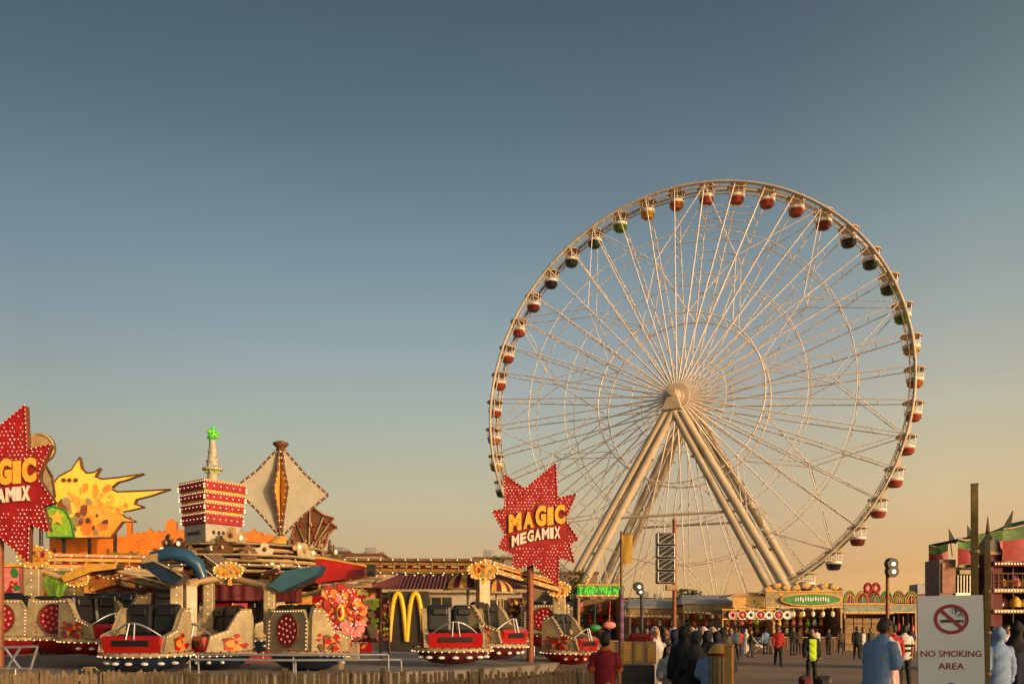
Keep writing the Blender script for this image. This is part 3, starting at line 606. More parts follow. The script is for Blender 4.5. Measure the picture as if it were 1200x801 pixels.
# head boards on the pillars, braces below the roof, strings of bulbs
art = random.Random(5)
for (px,py,d,w_,h_) in ((40,652,27.7,1.1,.7),(90,678,28.2,.8,.5),(566,668,28.7,1.0,.6),(655,690,33.6,.9,.6),(268,668,26.2,.9,.5),(130,668,31,1.0,.6),(420,664,33,1.1,.55)):
    o = P(px,py,d); mb = MB(); pl = []
    for i in range(24):
        a = 2*math.pi*i/24; q = 1+.13*math.sin(5*a)+.06*(i%2); pl.append((w_*.5*q*math.cos(a), h_*.5*q*math.sin(a)))
    mb.prism(pl, o, (1,0,0), EZ, .09, 0); mosaic(mb, o+Vector((-w_*.4,-.02,-h_*.36)), (1,0,0), w_*.8, h_*.72, 22, (0,1,2,3,3), art, .006)
    for i in range(18): a = 2*math.pi*i/18; mb.ball(o+Vector((w_*.5*math.cos(a),-.04,h_*.5*math.sin(a))), .026, 4, 6, 4)
    mb.box(o+Vector((0,.12,-.2)), (.1,.1,.5), 0); mb.build('head_board', [M['gold'],M['crimson'],M['orange'],M['cream'],M['bulb']], ride)
for i in range(16):
    a = 2*math.pi*i/16+.1; p = Vector((CX+2.4*math.cos(a), CY+2.4*math.sin(a), 3.6)); q = Vector((CX+5.4*math.cos(a), CY+5.4*math.sin(a), 3.75)); r_ = Vector((CX+1.9*math.cos(a+.15), CY+1.9*math.sin(a+.15), 2.9))
    mb = MB(); mb.tube([p,q], .06, 0, 7); mb.tube([r_,q], .05, 1, 7); mb.tube([p.lerp(q,.5), r_.lerp(q,.5)], .035, 1, 6); mb.box(p.lerp(q,.62)+Vector((0,0,-.02)), (1.5,.06,.22), 2 if i%2 else 3, a, .01); bead_row(mb, p.lerp(q,.1)+Vector((0,0,.07)), q+Vector((0,0,.07)), .28, .026, 4); mb.build('roof_brace', [M['tan'],M['cream'],M['red'],M['cream2'],M['bulb']], ride)
for (a, b, sag) in (((249,640,34),(40,656,28),.5),((280,640,33),(268,668,26.4),.4),((330,634,35.8),(566,668,28.8),.6),((300,645,34),(437,664,28.5),.35),((235,645,34),(166,655,25.2),.5),((340,640,34),(372,664,25.6),.4)):
    A, B = P(*a), P(*b); mb = MB(); pts = [A.lerp(B,i/24)-EZ*(sag*4*(i/24)*(1-i/24)) for i in range(25)]; mb.tube(pts, .014, 0, 5)
    for i in range(1,24): mb.ball(pts[i]-EZ*.03, .03, 1 if i%3 else 2, 6, 4)
    mb.build('bulb_string', [M['dark'],M['bulb'],M['bulbp']], ride)
# striped shell canopy over the right pod
for (px,py,d,r) in ((548,690,29.6,.85),(582,694,29.3,.6)):
    mb = MB(); c = P(px,py,d)
    for k in range(10):
        a0, a1 = math.pi*k/10, math.pi*(k+1)/10
        for j in range(5):
            e0, e1 = math.pi/2*j/5, math.pi/2*(j+1)/5
            f = lambda a, e: c+Vector((r*math.cos(a)*math.cos(e)*1.0, -r*.7*math.sin(a)*math.cos(e)+.2, r*.75*math.sin(e)))
            mb.put([f(a0,e0),f(a1,e0),f(a1,e1),f(a0,e1)], [(3,2,1,0)], k%2, True)
    mb.tube([c+Vector((r*math.cos(math.pi*k/12),-r*.7*math.sin(math.pi*k/12)+.2,0)) for k in range(13)], .04, 2, 6); mb.tube([c+Vector((0,.2,0)),c+Vector((0,.2,-1.2))], .05, 2, 7)
    mb.build('shell_canopy', [M['burg'],M['gold'],M['cream']], ride)
art = random.Random(21)
for (x0,x1,y0,y1,d) in ((408,446,688,752,33),(446,456,700,752,33.5),(596,612,700,750,36)):
    a, b = P(x0,y1,d), P(x1,y0,d); mb = MB(); mb.box(((a.x+b.x)/2,d+.06,(a.z+b.z)/2), (b.x-a.x,.1,b.z-a.z), 0); mosaic(mb, (a.x,d,a.z), (1,0,0), b.x-a.x, b.z-a.z, 60, (1,2,3,4,5,6), art, .007)
    mb.tube([(a.x,d,.46),(a.x,d,b.z)], .05, 5, 7); mb.tube([(b.x,d,.46),(b.x,d,b.z)], .05, 5, 7); mb.build('painted_screen', [M['burg'],M['red'],M['cream'],M['lime'],M['yellow'],M['brown'],M['pink']], ride)
# ------------------------------------------------------------------ star shaped signs on poles
STAR = [(160,130),(280,215),(460,65),(470,270),(578,245),(515,395),(592,510),(540,530),(570,645),(480,610),(475,785),(330,655),(205,685),(215,600),(125,555),(165,480),(90,345),(165,332)]
U = .0062
def inside(p, poly):
    c = False; j = len(poly)-1
    for i in range(len(poly)):
        if (poly[i][1] > p[1]) != (poly[j][1] > p[1]) and p[0] < (poly[j][0]-poly[i][0])*(p[1]-poly[i][1])/(poly[j][1]-poly[i][1])+poly[i][0]: c = not c
        j = i
    return c
def edist(p, poly):
    m = 1e9
    for i in range(len(poly)):
        a = Vector(poly[i]); b = Vector(poly[(i+1)%len(poly)]); d = b-a; t = max(0, min(1, (Vector(p)-a).dot(d)/d.dot(d))); m = min(m, (a+d*t-Vector(p)).length)
    return m
def star_sign(base, z650, label):
    t = thing('star_sign', base, label, 'sign', 'star signs of the spinning ride')
    o = Vector((base[0], base[1]-.05, z650)); q = lambda x, y: ((x-312)*U, (650-y)*U)
    pl = [q(*p) for p in STAR]; mb = MB()
    mb.prism(pl, o, (1,0,0), (0,0,1), .22, 0, 1)
    for i in range(len(pl)):
        a, b = pl[i], pl[(i+1)%len(pl)]; mb.tube([o+Vector((a[0],-.01,a[1])), o+Vector((b[0],-.01,b[1]))], .028, 2, 6)
    mb.build('star_panel', [mat('star_red', (.27,.008,.009), .35, .3, 2.5, coat=.2), M['brown'], M['crimson']], t)
    mb = MB(); band = lambda x, y: abs((y - (438 - (x-350)*.13 + ((x-350)/180)**2*18))) < 112-abs(x-350)*.10 and 172 < x < 528
    pts = []; bj = random.Random(3)
    for i in range(-4, 40):
        for j in range(0, 42):
            x = 80+i*19+(j%2)*9.5; y = 60+j*18
            if inside((x,y), STAR) and edist((x,y), STAR) > 12 and not band(x,y): pts.append((x+bj.uniform(-1.6,1.6),y+bj.uniform(-1.6,1.6),bj.choice((1,1,1,1,0,2))))
    for i in range(len(STAR)):
        a = Vector(STAR[i]); b = Vector(STAR[(i+1)%len(STAR)]); n = int((b-a).length/20)
        for k in range(n): p = a.lerp(b, k/n); pts.append((p.x,p.y,0))
    for x, y, m in pts:
        a, b = q(x,y); bs = bj.uniform(.011,.021); mb.ball(o+Vector((a,-.03,b)), (bs,.02,bs), m, 6, 4)
    lb = mb.build('light_bulbs', [M['bulb'], M['bulbp'], M['red']], t); lb['kind'] = 'stuff'
    def arcw(k, arc): return lambda a, b: (a, b + a*k - arc*(a*a))
    letters = (('MAGIC', (350, 437), 340, 108, .16, .05, mat('letter_amber', (.75,.30,.03), .4, .25, 6, emit=(1,.42,.04), es=.16) , mat('letter_outline', (.16,.03,.008), .5, .3, 5), .10), ('MEGAMIX', (345, 517), 290, 68, .19, .11, mat('letter_cream', (.75,.55,.42), .45, .1, 4, emit=(1,.7,.5), es=.10), mat('letter_shadow', (.25,.04,.02), .5, .3, 5), .06))
    for txt, (x,y), wd, h, k, arc, m1, m2, off in letters:
        a, b = q(x,y); n = len(txt); wts = [(.55 if ch == 'I' else 1.18 if ch == 'M' else 1) for ch in txt]; tot = sum(wts); acc = 0
        for ci, ch in enumerate(txt):
            cw = wts[ci]/tot*wd*U; cx = -wd*U/2+(acc+wts[ci]/2)/tot*wd*U; acc += wts[ci]; big = (1.0,.92,1.16,1.0,1.1)[ci%5] if n == 5 else (1,.98,1.03,1)[ci%4]
            bz = cx*k-arc*cx*cx; lw = lambda u, v, cx=cx, bz=bz: (u+cx, v+bz+u*(k-2*arc*cx))
            mb = MB(); text_mb(mb, ch, o+Vector((a,-.02,b-.02)), (1,0,0), (0,0,1), h*U*big*1.07, cw*.98, .05, 0, off+.035, lw); mb.build('letter_outline', m2, t)
            mb = MB(); text_mb(mb, ch, o+Vector((a,-.07,b)), (1,0,0), (0,0,1), h*U*big*.96, cw*.86, .05, 0, off*.6, lw); mb.build('letter', m1, t)
    mb = MB(); mb.tube([(base[0], base[1]+.25, 0), (base[0], base[1]+.25, z650+2.6)], .125, 0, 14); mb.lathe([(.4,0),(.4,.04),(.2,.06),(.2,.3)], 0, 14, c=(base[0],base[1]+.25,0)); mb.build('pole', M['rust'], t)
    return t
b = P(621.5, 0, 31); star_sign((b.x, 31, 0), P(0,660,31).z, 'complete red bulb studded star sign on a rust red pole before the big wheel')
b = P(-7, 0, 24.4); star_sign((b.x, 24.4, 0), P(0, 624, 24.4).z, 'larger red star sign cut off by the left edge of the view')

# ------------------------------------------------------------------ scenery boards behind the ride
d = 47.0
t = thing('scenery_board', (P(110,0,d).x, d, 0), 'yellow and orange spiky explosion shaped scenery board behind the ride', 'scenery board')
FL = [(345,440),(420,400),(468,325),(480,390),(510,420),(555,415),(590,390),(560,440),(600,455),(700,445),(845,425),(740,462),(690,475),(650,510),(690,530),(820,525),(1000,515),(880,555),(800,575),(790,600),(850,620),(760,640),(700,650),(740,680),(800,705),(720,705),(650,800),(330,800),(250,720),(330,600),(300,500)]
k = d/F; q = lambda x, y: (((x/5)-100)*k, (640-(470+y/5))*k)
def board(pl, o, dep, mats, nm, par, edge=.045):
    mb = MB(); mb.prism(pl, o, (1,0,0), (0,0,1), dep, 0, 1)
    if edge:
        for i in range(len(pl)):
            a, b = pl[i], pl[(i+1)%len(pl)]; mb.tube([o+Vector((a[0],-.02,a[1])), o+Vector((b[0],-.02,b[1]))], edge, 1, 6)
    return mb.build(nm, mats, par)
o = P(100,640,d)
board([q(*p) for p in FL], o, .25, [mat('glow_yellow', (.80,.46,.06), .5, .15, 1.1, emit=(1,.55,.06), es=.22), M['brown']], 'flame_panel', t)  # glow added to the yellow paint to keep the board bright
board([q(*p) for p in ((400,530),(520,590),(620,640),(700,655),(735,682),(790,703),(715,702),(645,795),(520,795),(470,650))], o+Vector((0,-.06,0)), .05, [mat('glow_amber', (.75,.30,.04), .5, .2, 1.1, emit=(1,.36,.05), es=.16), M['orange']], 'flame_shade', t, .0)  # amber patch carries a weaker added glow of its own
board([q(*p) for p in ((235,520),(260,400),(290,380),(330,450),(345,560),(320,600),(270,560))], o+Vector((0,-.35,0)), .1, [M['cream'], M['brown']], 'painted_swirl', t, .06)
board([q(*p) for p in ((285,650),(330,620),(400,640),(440,700),(460,800),(300,800))], o+Vector((0,-.4,0)), .1, [M['lime'], M['green']], 'painted_leaf', t, .05)
st_ = []
for i in range(10):
    a = R(90+36*i); r = 46 if i%2 == 0 else 22; st_.append(q(360+r*math.cos(a), 690-r*math.sin(a)))
board(st_, o+Vector((0,-.52,0)), .06, [M['yellow'], M['gold']], 'painted_star', t, 0)
for (x,y,w_,h_,n,ms,sd) in ((330,560,200,230,34,('rust','tan','cream2'),1),(450,470,230,150,26,('amber','cream2','yellow'),2),(470,640,170,150,26,('brown','tan','orange'),3),(560,560,200,110,20,('amber','yellow'),4)):
    mb = MB(); a = q(x,y+h_); rr = random.Random(sd); mosaic(mb, o+Vector((a[0],-.10,a[1])), (1,0,0), w_/5*k, h_/5*k, n, (0,1,2), rr, .006, lambda u, v: (u-.5)**2+(v-.5)**2 < .2); mb.build('painted_art', [M[m] for m in (ms*2)[:3]], t)
mb = MB()
for x in (375,408,445): c = q(x,462); mb.disc(o+Vector((c[0],-.03,c[1])), (0,-1,0), .12, .06, 0, 10)
mb.build('painted_dots', M['brown'], t)
mb = MB()
for x in (75,105,135): p = P(x,0,d+.35); mb.box((p.x,d+.35,4), (.15,.15,8), 0)
mb.box((P(105,0,d).x, d+.3, 3), (2.9,.1,.2), 0); mb.build('back_frame', M['dark'], t)
# round disc
t = thing('round_sign', (P(46,0,44).x,44,0), 'round brown sign with a pale rim peeping out from behind the left star', 'sign')
mb = MB(); c = P(47,525,44); mb.disc(c, (0,-1,0), .80, .14, 1, 32); mb.disc(c+Vector((0,-.06,0)), (0,-1,0), .64, .1, 0, 32); mb.tube([c+Vector((.72*math.cos(2*math.pi*i/32),-.08,.72*math.sin(2*math.pi*i/32))) for i in range(32)], .07, 2, 8, closed=True); mb.build('disc', [M['tan'], M['brown'], M['cream2']], t)
mb = MB(); mb.tube([(c.x,44.1,0),(c.x,44.1,c.z)], .1, 0, 8); mb.build('pole', M['dark'], t)
# orange skyline boards
def skyline(x0, x1, ytop, d, label):
    t = thing('skyline_board', (P((x0+x1)/2,0,d).x, d, 0), label, 'scenery board', 'orange castle scenery boards')
    pts = [(x0, 700)]; x = x0; i = 0; rr = random.Random(x0)
    while x < x1:
        w_ = rr.choice((6,8,10,13)); h_ = ytop + (rr.uniform(-9,10) if i%2 else rr.uniform(4,16)); e = min(x+w_, x1); pts += [(x,h_),((x+e)/2,h_-rr.uniform(3,8)),(e,h_)] if i%3 == 0 else [(x,h_),(x+(e-x)*.3,h_-2),(x+(e-x)*.7,h_-2.4),(e,h_)]; x = e; i += 1
    pts.append((x1,700)); k = d/F
    mb = MB(); mb.prism([((a-x0)*k, (700-b)*k) for a, b in pts], P(x0,700,d), (1,0,0), (0,0,1), .2, 0, 1)
    for j in range(int((x1-x0)/9)): p = P(x0+6+j*9, rr.uniform(ytop+24,ytop+55), d); mb.box(p+Vector((0,-.01,0)), (.14,.04,.3), 1)
    mb.build('painted_panel', [M['orange'], M['rust']], t)
    mb = MB()
    for x in (x0+4, (x0+x1)/2, x1-4): p = P(x,0,d); mb.box((p.x,d+.3,EYE+.6), (.14,.14,4.4), 0)
    mb.box((P((x0+x1)/2,0,d).x,d+.28,2.2), ((x1-x0)*k,.08,.15), 0); mb.build('back_frame', M['dark'], t)
skyline(58, 222, 618, 49, 'orange castle skyline board between the explosion board and the red banded tower')
skyline(268, 326, 618, 50, 'short orange castle skyline board showing behind the pale diamond lantern')
# colourful back wall of the ride
t = thing('scenery_wall', (P(120,0,46).x, 46, 0), 'low orange and peach painted scenery wall along the back of the spinning ride', 'scenery wall')
cols = ['amber','pink','orange','cream2','orange','amber','tan','orange','cream','rust','tan','gold','brown','tan']
for i in range(14):
    x0 = -40+i*34; mb = MB(); a = P(x0,0,45.8); b_ = P(x0+33.5,0,45.8); h_ = EYE+(HY-random.uniform(648,664))*.0458
    if i > 9: h_ *= .82
    mb.box(((a.x+b_.x)/2, 45.8, h_/2), (b_.x-a.x, .2, h_), 0); mb.box(((a.x+b_.x)/2, 45.66, h_), (b_.x-a.x+.1, .2, .2), 1, bev=.03); mb.box(((a.x+b_.x)/2, 45.68, h_*.45), (b_.x-a.x-.3,.06,.8), 2, bev=.02)
    mosaic(mb, (a.x+.05,45.68,.2), (1,0,0), b_.x-a.x-.1, h_-.3, 46, (0,0,1,2,3,4,5), random.Random(i), .008)
    mb.build('painted_bay', [M[cols[i]], M['gold' if i%2 else 'brown'], M['cream2' if i%3 else 'red'], M['orange'], M['red'], M['green' if i%2 else 'amber']], t)
# plastic palms
def palm(px, py, d, h, r, n, label, m1, m2, rs):
    rr = random.Random(rs); t = thing('plastic_palm', (P(px,0,d).x, d, 0), label, 'plastic plant')
    c = P(px, py, d); mb = MB(); mb.tube([(c.x,d,0),(c.x+.1,d,c.z*.5),(c.x,d,c.z)], [.16,.12,.09], 0, 8); mb.build('stem', M['brown'], t)
    mb = MB()
    for i in range(n):
        a = rr.uniform(0,6.28); l = r*rr.uniform(.7,1.1); up = rr.uniform(.2,.9)*h; pts = []
        for j in range(7):
            u = j/6; pts.append(c+Vector((math.cos(a)*l*u, math.sin(a)*l*u*.7, up*(u*2-1.9*u*u)*1.2)))
        for j in range(6):
            dd = (pts[j+1]-pts[j]); sd_ = Vector((-math.sin(a),math.cos(a),0))
            for s in (-1,1):
                for q in (.0,.33,.66):
                    p = pts[j]+dd*q; e = p+sd_*(s*l*.30*math.sin(math.pi*(j+q+.7)/7.2))+dd*.7-Vector((0,0,l*.10)); w_ = dd*.30
                    mb.put([p-w_*.3,p+w_*.6,e], [(0,1,2)], 0 if (i+j)%3 else 1)
        mb.tube(pts, .02, 1, 5)
    mb.build('fronds', [m1, m2], t); return t
pg1 = mat('palm_green', (.045,.16,.02), .5, .35, 5); pg2 = mat('palm_light', (.14,.26,.03), .5, .3, 5)
for i, (x, y, h_, r_) in enumerate(((138,672,.6,1.0),(160,668,.7,1.3),(182,676,.5,1.0))):
    palm(x, y, 40, h_, r_, 22, ['deep green plastic palm nearest the left star sign, behind the striped cloth','tallest green plastic palm in the middle of the three behind the ride','green plastic palm tucked beside the big blue hood'][i], pg1, pg2, i)
t = thing('reed_plant', (P(65,0,41).x,41,0), 'bright yellow green reed plant with upright blades beside the left pillar', 'plastic plant')
mb = MB(); rr = random.Random(4)
for i in range(34):
    x = rr.uniform(-.45,.45); b0 = P(65+x*6,705,41); tp = P(65+x*38,rr.uniform(663,680),41); tp.y += rr.uniform(-.3,.3); sd_ = Vector((.06,0,0)); mb.put([b0-sd_,b0+sd_,tp.lerp(b0,.4)+sd_*1.3,tp,tp.lerp(b0,.4)-sd_*1.3], [(0,1,2,3,4)], i%2)
mb.lathe([(.5,0),(.6,1.6),(.55,EYE+.033*41)], 2, 14, c=(P(65,0,41).x,41,0)); mb.build('blades', [M['lime'], pg2, M['brown']], t)
# red and white striped cloth
t = thing('striped_awning', (P(158,0,37).x,37,0), 'crumpled red and white striped awning behind the black seats of the left car', 'awning')
mb = MB(); n = 26
for i in range(n):
    u0, u1 = i/n, (i+1)/n; f = lambda u, v: P(112+90*u, 702-13*v-6*u+2.5*math.sin(u*11+v*2), 37-1.0*v+.25*math.sin(u*17))
    for j in range(4): mb.put([f(u0,j/4),f(u1,j/4),f(u1,(j+1)/4),f(u0,(j+1)/4)], [(0,1,2,3)], 0 if (j+(i//9))%2 or i > 17 else 1, True)
mb.build('cloth', [mat('orange_red_cloth', (.50,.05,.02), .7, .2, 3), M['cream2']], t)
mb = MB()
for x in (114,158,200): p = P(x,700,36.6); mb.tube([(p.x,36.6,0),p+Vector((0,0,.3))], .05, 0, 7)
mb.tube([P(112,702,36.6),P(202,696,36.6)], .05, 0, 7); mb.build('frame', M['steel'], t)

# ------------------------------------------------------------------ timber picket fence in front
t = thing('picket_fence', (P(350,0,13).x, 13, 0), 'weathered uneven timber picket fence running along the bottom of the view', 'fence')
x = P(-15,0,13).x; xe = P(692,0,13).x; rr = random.Random(11); n = 0
while x < xe:
    mb = MB(); e = min(x+1.5, xe); xx = x+.02
    for z in (.32,.78): mb.box(((x+e)/2, 13.03, z), (e-x, .035, .07), 0)
    while xx < e-.03:
        h_ = 1.0+rr.uniform(-.035,.04); w_ = rr.uniform(.042,.058); ti = rr.uniform(-.02,.02); o = Vector((xx, 12.995, 0))
        mb.prism([(-w_/2,0.02),(w_/2,.02),(w_/2+ti,h_-.03),(ti,h_+.01),(-w_/2+ti,h_-.02)], o, (1,0,0), (0,0,1), .022, 0); xx += w_+rr.uniform(.010,.026)
    mb.build('picket_panel', M['wood'], t)
    mb = MB(); mb.box((x, 13.09, .53), (.09,.07,1.06), 0, bev=.01); mb.build('post', M['wood'], t)
    x = e+.004; n += 1
# tubular barrier far left
t = thing('crowd_barrier', (P(20,0,18).x,18,0), 'bare metal crowd barrier with crossed braces at the bottom left corner', 'barrier')
mb = MB(); f = lambda x, y: P(x,y,18)
for a, b_ in (((-40,759),(44,757)),((-40,783),(36,783)),((44,757),(36,783)),((-40,759),(-40,783)),((6,759),(24,783)),((24,758),(8,783)),((18,783),(18,829)),((-38,783),(-38,829))): mb.tube([f(*a), f(*b_)], .028, 0, 8)
mb.build('frame', M['steel'], t)
t = thing('cable_box', (P(105,0,15.5).x,15.5,0), 'small black cable box standing behind the fence near the barrier', 'box')
mb = MB(); p = P(105,0,15.5); mb.box((p.x,15.5,.45), (.42,.3,.9), 0, bev=.03); mb.box((p.x,15.33,.78), (.3,.03,.12), 1, bev=.01); mb.tube([(p.x-.15,15.5,.9),(p.x-.1,15.5,.96),(p.x+.1,15.5,.96),(p.x+.15,15.5,.9)], .015, 1, 6); mb.build('casing', [M['dark'], M['tan']], t)

# ------------------------------------------------------------------ restaurant with arches
t = thing('restaurant', (P(505,0,62).x, 64, 0), 'white restaurant with a burgundy tiled roof and two tall yellow arches', 'restaurant')
d = 62.0; k = d/F; zt = P(0,691,d).z
mb = MB(); a = P(432,0,d).x; b_ = P(612,0,d).x
mb.box(((a+b_)/2, d+4, zt/2), (b_-a, 8, zt), 0); mb.box(((a+b_)/2, d-.03, .4), (b_-a+.04, .1, .8), 1); mb.build('wall', [mat('restaurant_white', (.40,.36,.30), .7, .12, .7, bump=.1), M['conc']], t)
mb = MB(); e0 = [(a-.5,d-.6,zt-.02),(b_+.5,d-.6,zt-.02),(b_+.5,d+8.6,zt-.02),(a-.5,d+8.6,zt-.02)]; r0, r1 = (a+2.2,d+3,P(0,672,d+2).z), (b_-2.2,d+3,P(0,672,d+2).z)
mb.put(e0+[r0,r1], [(0,1,5,4),(1,2,5),(2,3,4,5),(3,0,4)], 0); mb.put([Vector(v)-Vector((0,0,.12)) for v in e0], [(3,2,1,0)], 0)
for i in range(46):
    u = i/45; p = Vector(e0[0]).lerp(Vector(e0[1]), u); q2 = Vector(r0).lerp(Vector(r1), max(0,min(1,(p.x-r0[0])/(r1[0]-r0[0])))) ; mb.tube([p+Vector((0,-.02,.04)), q2+Vector((0,0,.05))], .07, 0, 6)
mb.box(((a+b_)/2,d-.62,zt-.08), (b_-a+1.1,.06,.22), 1); mb.build('roof', [M['tile'], M['cream2']], t)
for (x0,x1,y0,y1) in ((470,478,704,750),(505,530,699,742),(560,586,702,744),(590,606,702,746)):
    A = P(x0,y0,d-.02); B = P(x1,y1,d-.02); mb = MB(); mb.box(((A.x+B.x)/2,d-.03,(A.z+B.z)/2), (B.x-A.x,.08,A.z-B.z), 0); f = mb.build('window', M['glass'], t)
    mb = MB()
    for xx in (A.x,B.x,(A.x+B.x)/2): mb.box((xx,d-.07,(A.z+B.z)/2), (.07,.08,A.z-B.z+.07), 0)
    for z in (A.z,B.z): mb.box(((A.x+B.x)/2,d-.072,z), (B.x-A.x+.07,.08,.07), 0)
    mb.build('frame', M['tan'], f)
mb = MB(); A = P(454,694,d-1.2); B = P(502,751,d-1.2); mb.box(((A.x+B.x)/2,d-1.0,(A.z)/2+.1), (B.x-A.x,.25,A.z), 0); mb.build('arch_panel', mat('arch_panel_dark', (.035,.03,.022), .5, .3, 2), t)
mb = MB()
for cx in (466, 486.5):
    pts = []
    for i in range(25):
        u = -1+2*i/24; pts.append(P(cx+10.0*u, 751-56*(1-abs(u)**2.6), d-1.25))
    mb.tube(pts, .17, 0, 8)
mb.build('arches', mat('arch_yellow', (.80,.48,.02), .4, .1, 2), t)

# ------------------------------------------------------------------ low houses and trees on the skyline
def house(x0, x1, ytop, d, m, label, par=True, dep=9, seed=0):
    t = thing('low_building', (P((x0+x1)/2,0,d).x, d, 0), label, 'building', 'buildings on the skyline'); a, b_ = P(x0,0,d).x, P(x1,0,d).x; h_ = P(0,ytop,d).z
    rr = random.Random(seed); mb = MB(); mb.box(((a+b_)/2,d+dep/2,h_/2), (b_-a,dep,h_), 0); mb.build('wall', m, t)
    mb = MB(); mb.box(((a+b_)/2,d+dep/2,h_+.12), (b_-a+.4,dep+.4,.24), 0, bev=.04)
    for i in range(3): mb.box((rr.uniform(a+1,b_-1), d+rr.uniform(1,dep-1), h_+.6), (rr.uniform(.6,1.4),.8,.9), 1, bev=.05)
    mb.build('roof', [M['brown'], M['greyroof']], t)
    n = max(2, int((b_-a)/2.2))
    for i in range(n):
        xx = a+(i+.5)*(b_-a)/n; mb = MB(); mb.box((xx,d-.03,h_*.68), (.9,.1,1.2), 1); mb.box((xx,d-.05,h_*.68), (.78,.1,1.08), 0); mb.build('window', [M['glass'], M['tan']], t)
    return t
sand = mat('sand_render', (.34,.25,.15), .8, .2, .5, bump=.1); sand2 = mat('dark_sand_render', (.20,.14,.085), .8, .2, .5, bump=.1); rosy = mat('rosy_render', (.30,.17,.12), .8, .2, .5)
house(374,408,648,88,sand2,'brown flat roofed building behind the red tapered arm',seed=1)
house(405,447,651,80,sand,'sand coloured flat roofed building just left of the long striped arm',seed=2)
house(430,560,668,95,sand2,'long low brown building behind the burgundy tiled roof',seed=3)
house(556,606,655,90,mat('mauve_render',(.24,.19,.17),.8,.2,.5),'mauve grey building half hidden by the complete star sign',seed=4)
house(604,700,672,100,sand2,'dim brown building between the star pole and the green lit stall',seed=5)
house(735,800,702,110,rosy,'low rosy building below the speaker column',seed=6)
house(1074,1106,699,66,mat('pale_cabin_render',(.42,.38,.34),.7,.2,.8),'pale grey cabin just left of the red and green pavilion',dep=4,seed=7)
def tree(px, ytop, d, w_, label, seed):
    rr = random.Random(seed); t = thing('broadleaf_tree', (P(px,0,d).x,d,0), label, 'tree', 'dark trees on the skyline'); b_ = P(px,0,d); b_.z = 0; h_ = P(px,ytop,d).z
    mb = MB(); mb.tube([b_, b_+Vector((.1,0,h_*.45)), b_+Vector((0,0,h_*.8))], [.22,.16,.06], 0, 8)
    for i in range(5): a = rr.uniform(0,6.28); mb.tube([b_+Vector((0,0,h_*(.4+.07*i))), b_+Vector((math.cos(a)*w_*.35,math.sin(a)*w_*.35,h_*(.6+.07*i)))], [.08,.03], 0, 6)
    mb.build('trunk', M['brown'], t); mb = MB(); cl = [(rr.uniform(-.4,.4)*w_, rr.uniform(-.4,.4)*w_, h_*rr.uniform(.55,.9), rr.uniform(.2,.36)*w_) for _ in range(9)]
    for i in range(1500):
        c = rr.choice(cl); v = Vector((rr.gauss(0,1),rr.gauss(0,1),rr.gauss(0,1))).normalized()*c[3]*rr.uniform(.5,1.05); p = b_+Vector((c[0],c[1],c[2]))+v
        if p.z > h_: p.z = h_-rr.random()*.2
        q1 = Vector((rr.gauss(0,1),rr.gauss(0,1),rr.gauss(0,1))).normalized()*.16; q2 = v.cross(q1).normalized()*.1; mb.put([p-q1,p+q2,p+q1,p-q2], [(0,1,2,3)], i%2)
    mb.build('crown', [mat('leaf_dark',(.03,.05,.015),.6,.4,3), mat('leaf_olive',(.07,.08,.02),.6,.4,3)], t)
tree(383,643,78,3.0,'dark tree beside the spiky lattice crown',1); tree(398,649,76,2.6,'small dark tree behind the red tapered arm',2); tree(569,648,84,3.2,'dark tree just left of the complete star sign',3); tree(812,690,90,3.4,'dark tree right of the speaker column',4); tree(660,668,92,4,'dark tree at the foot of the left wheel leg',5)
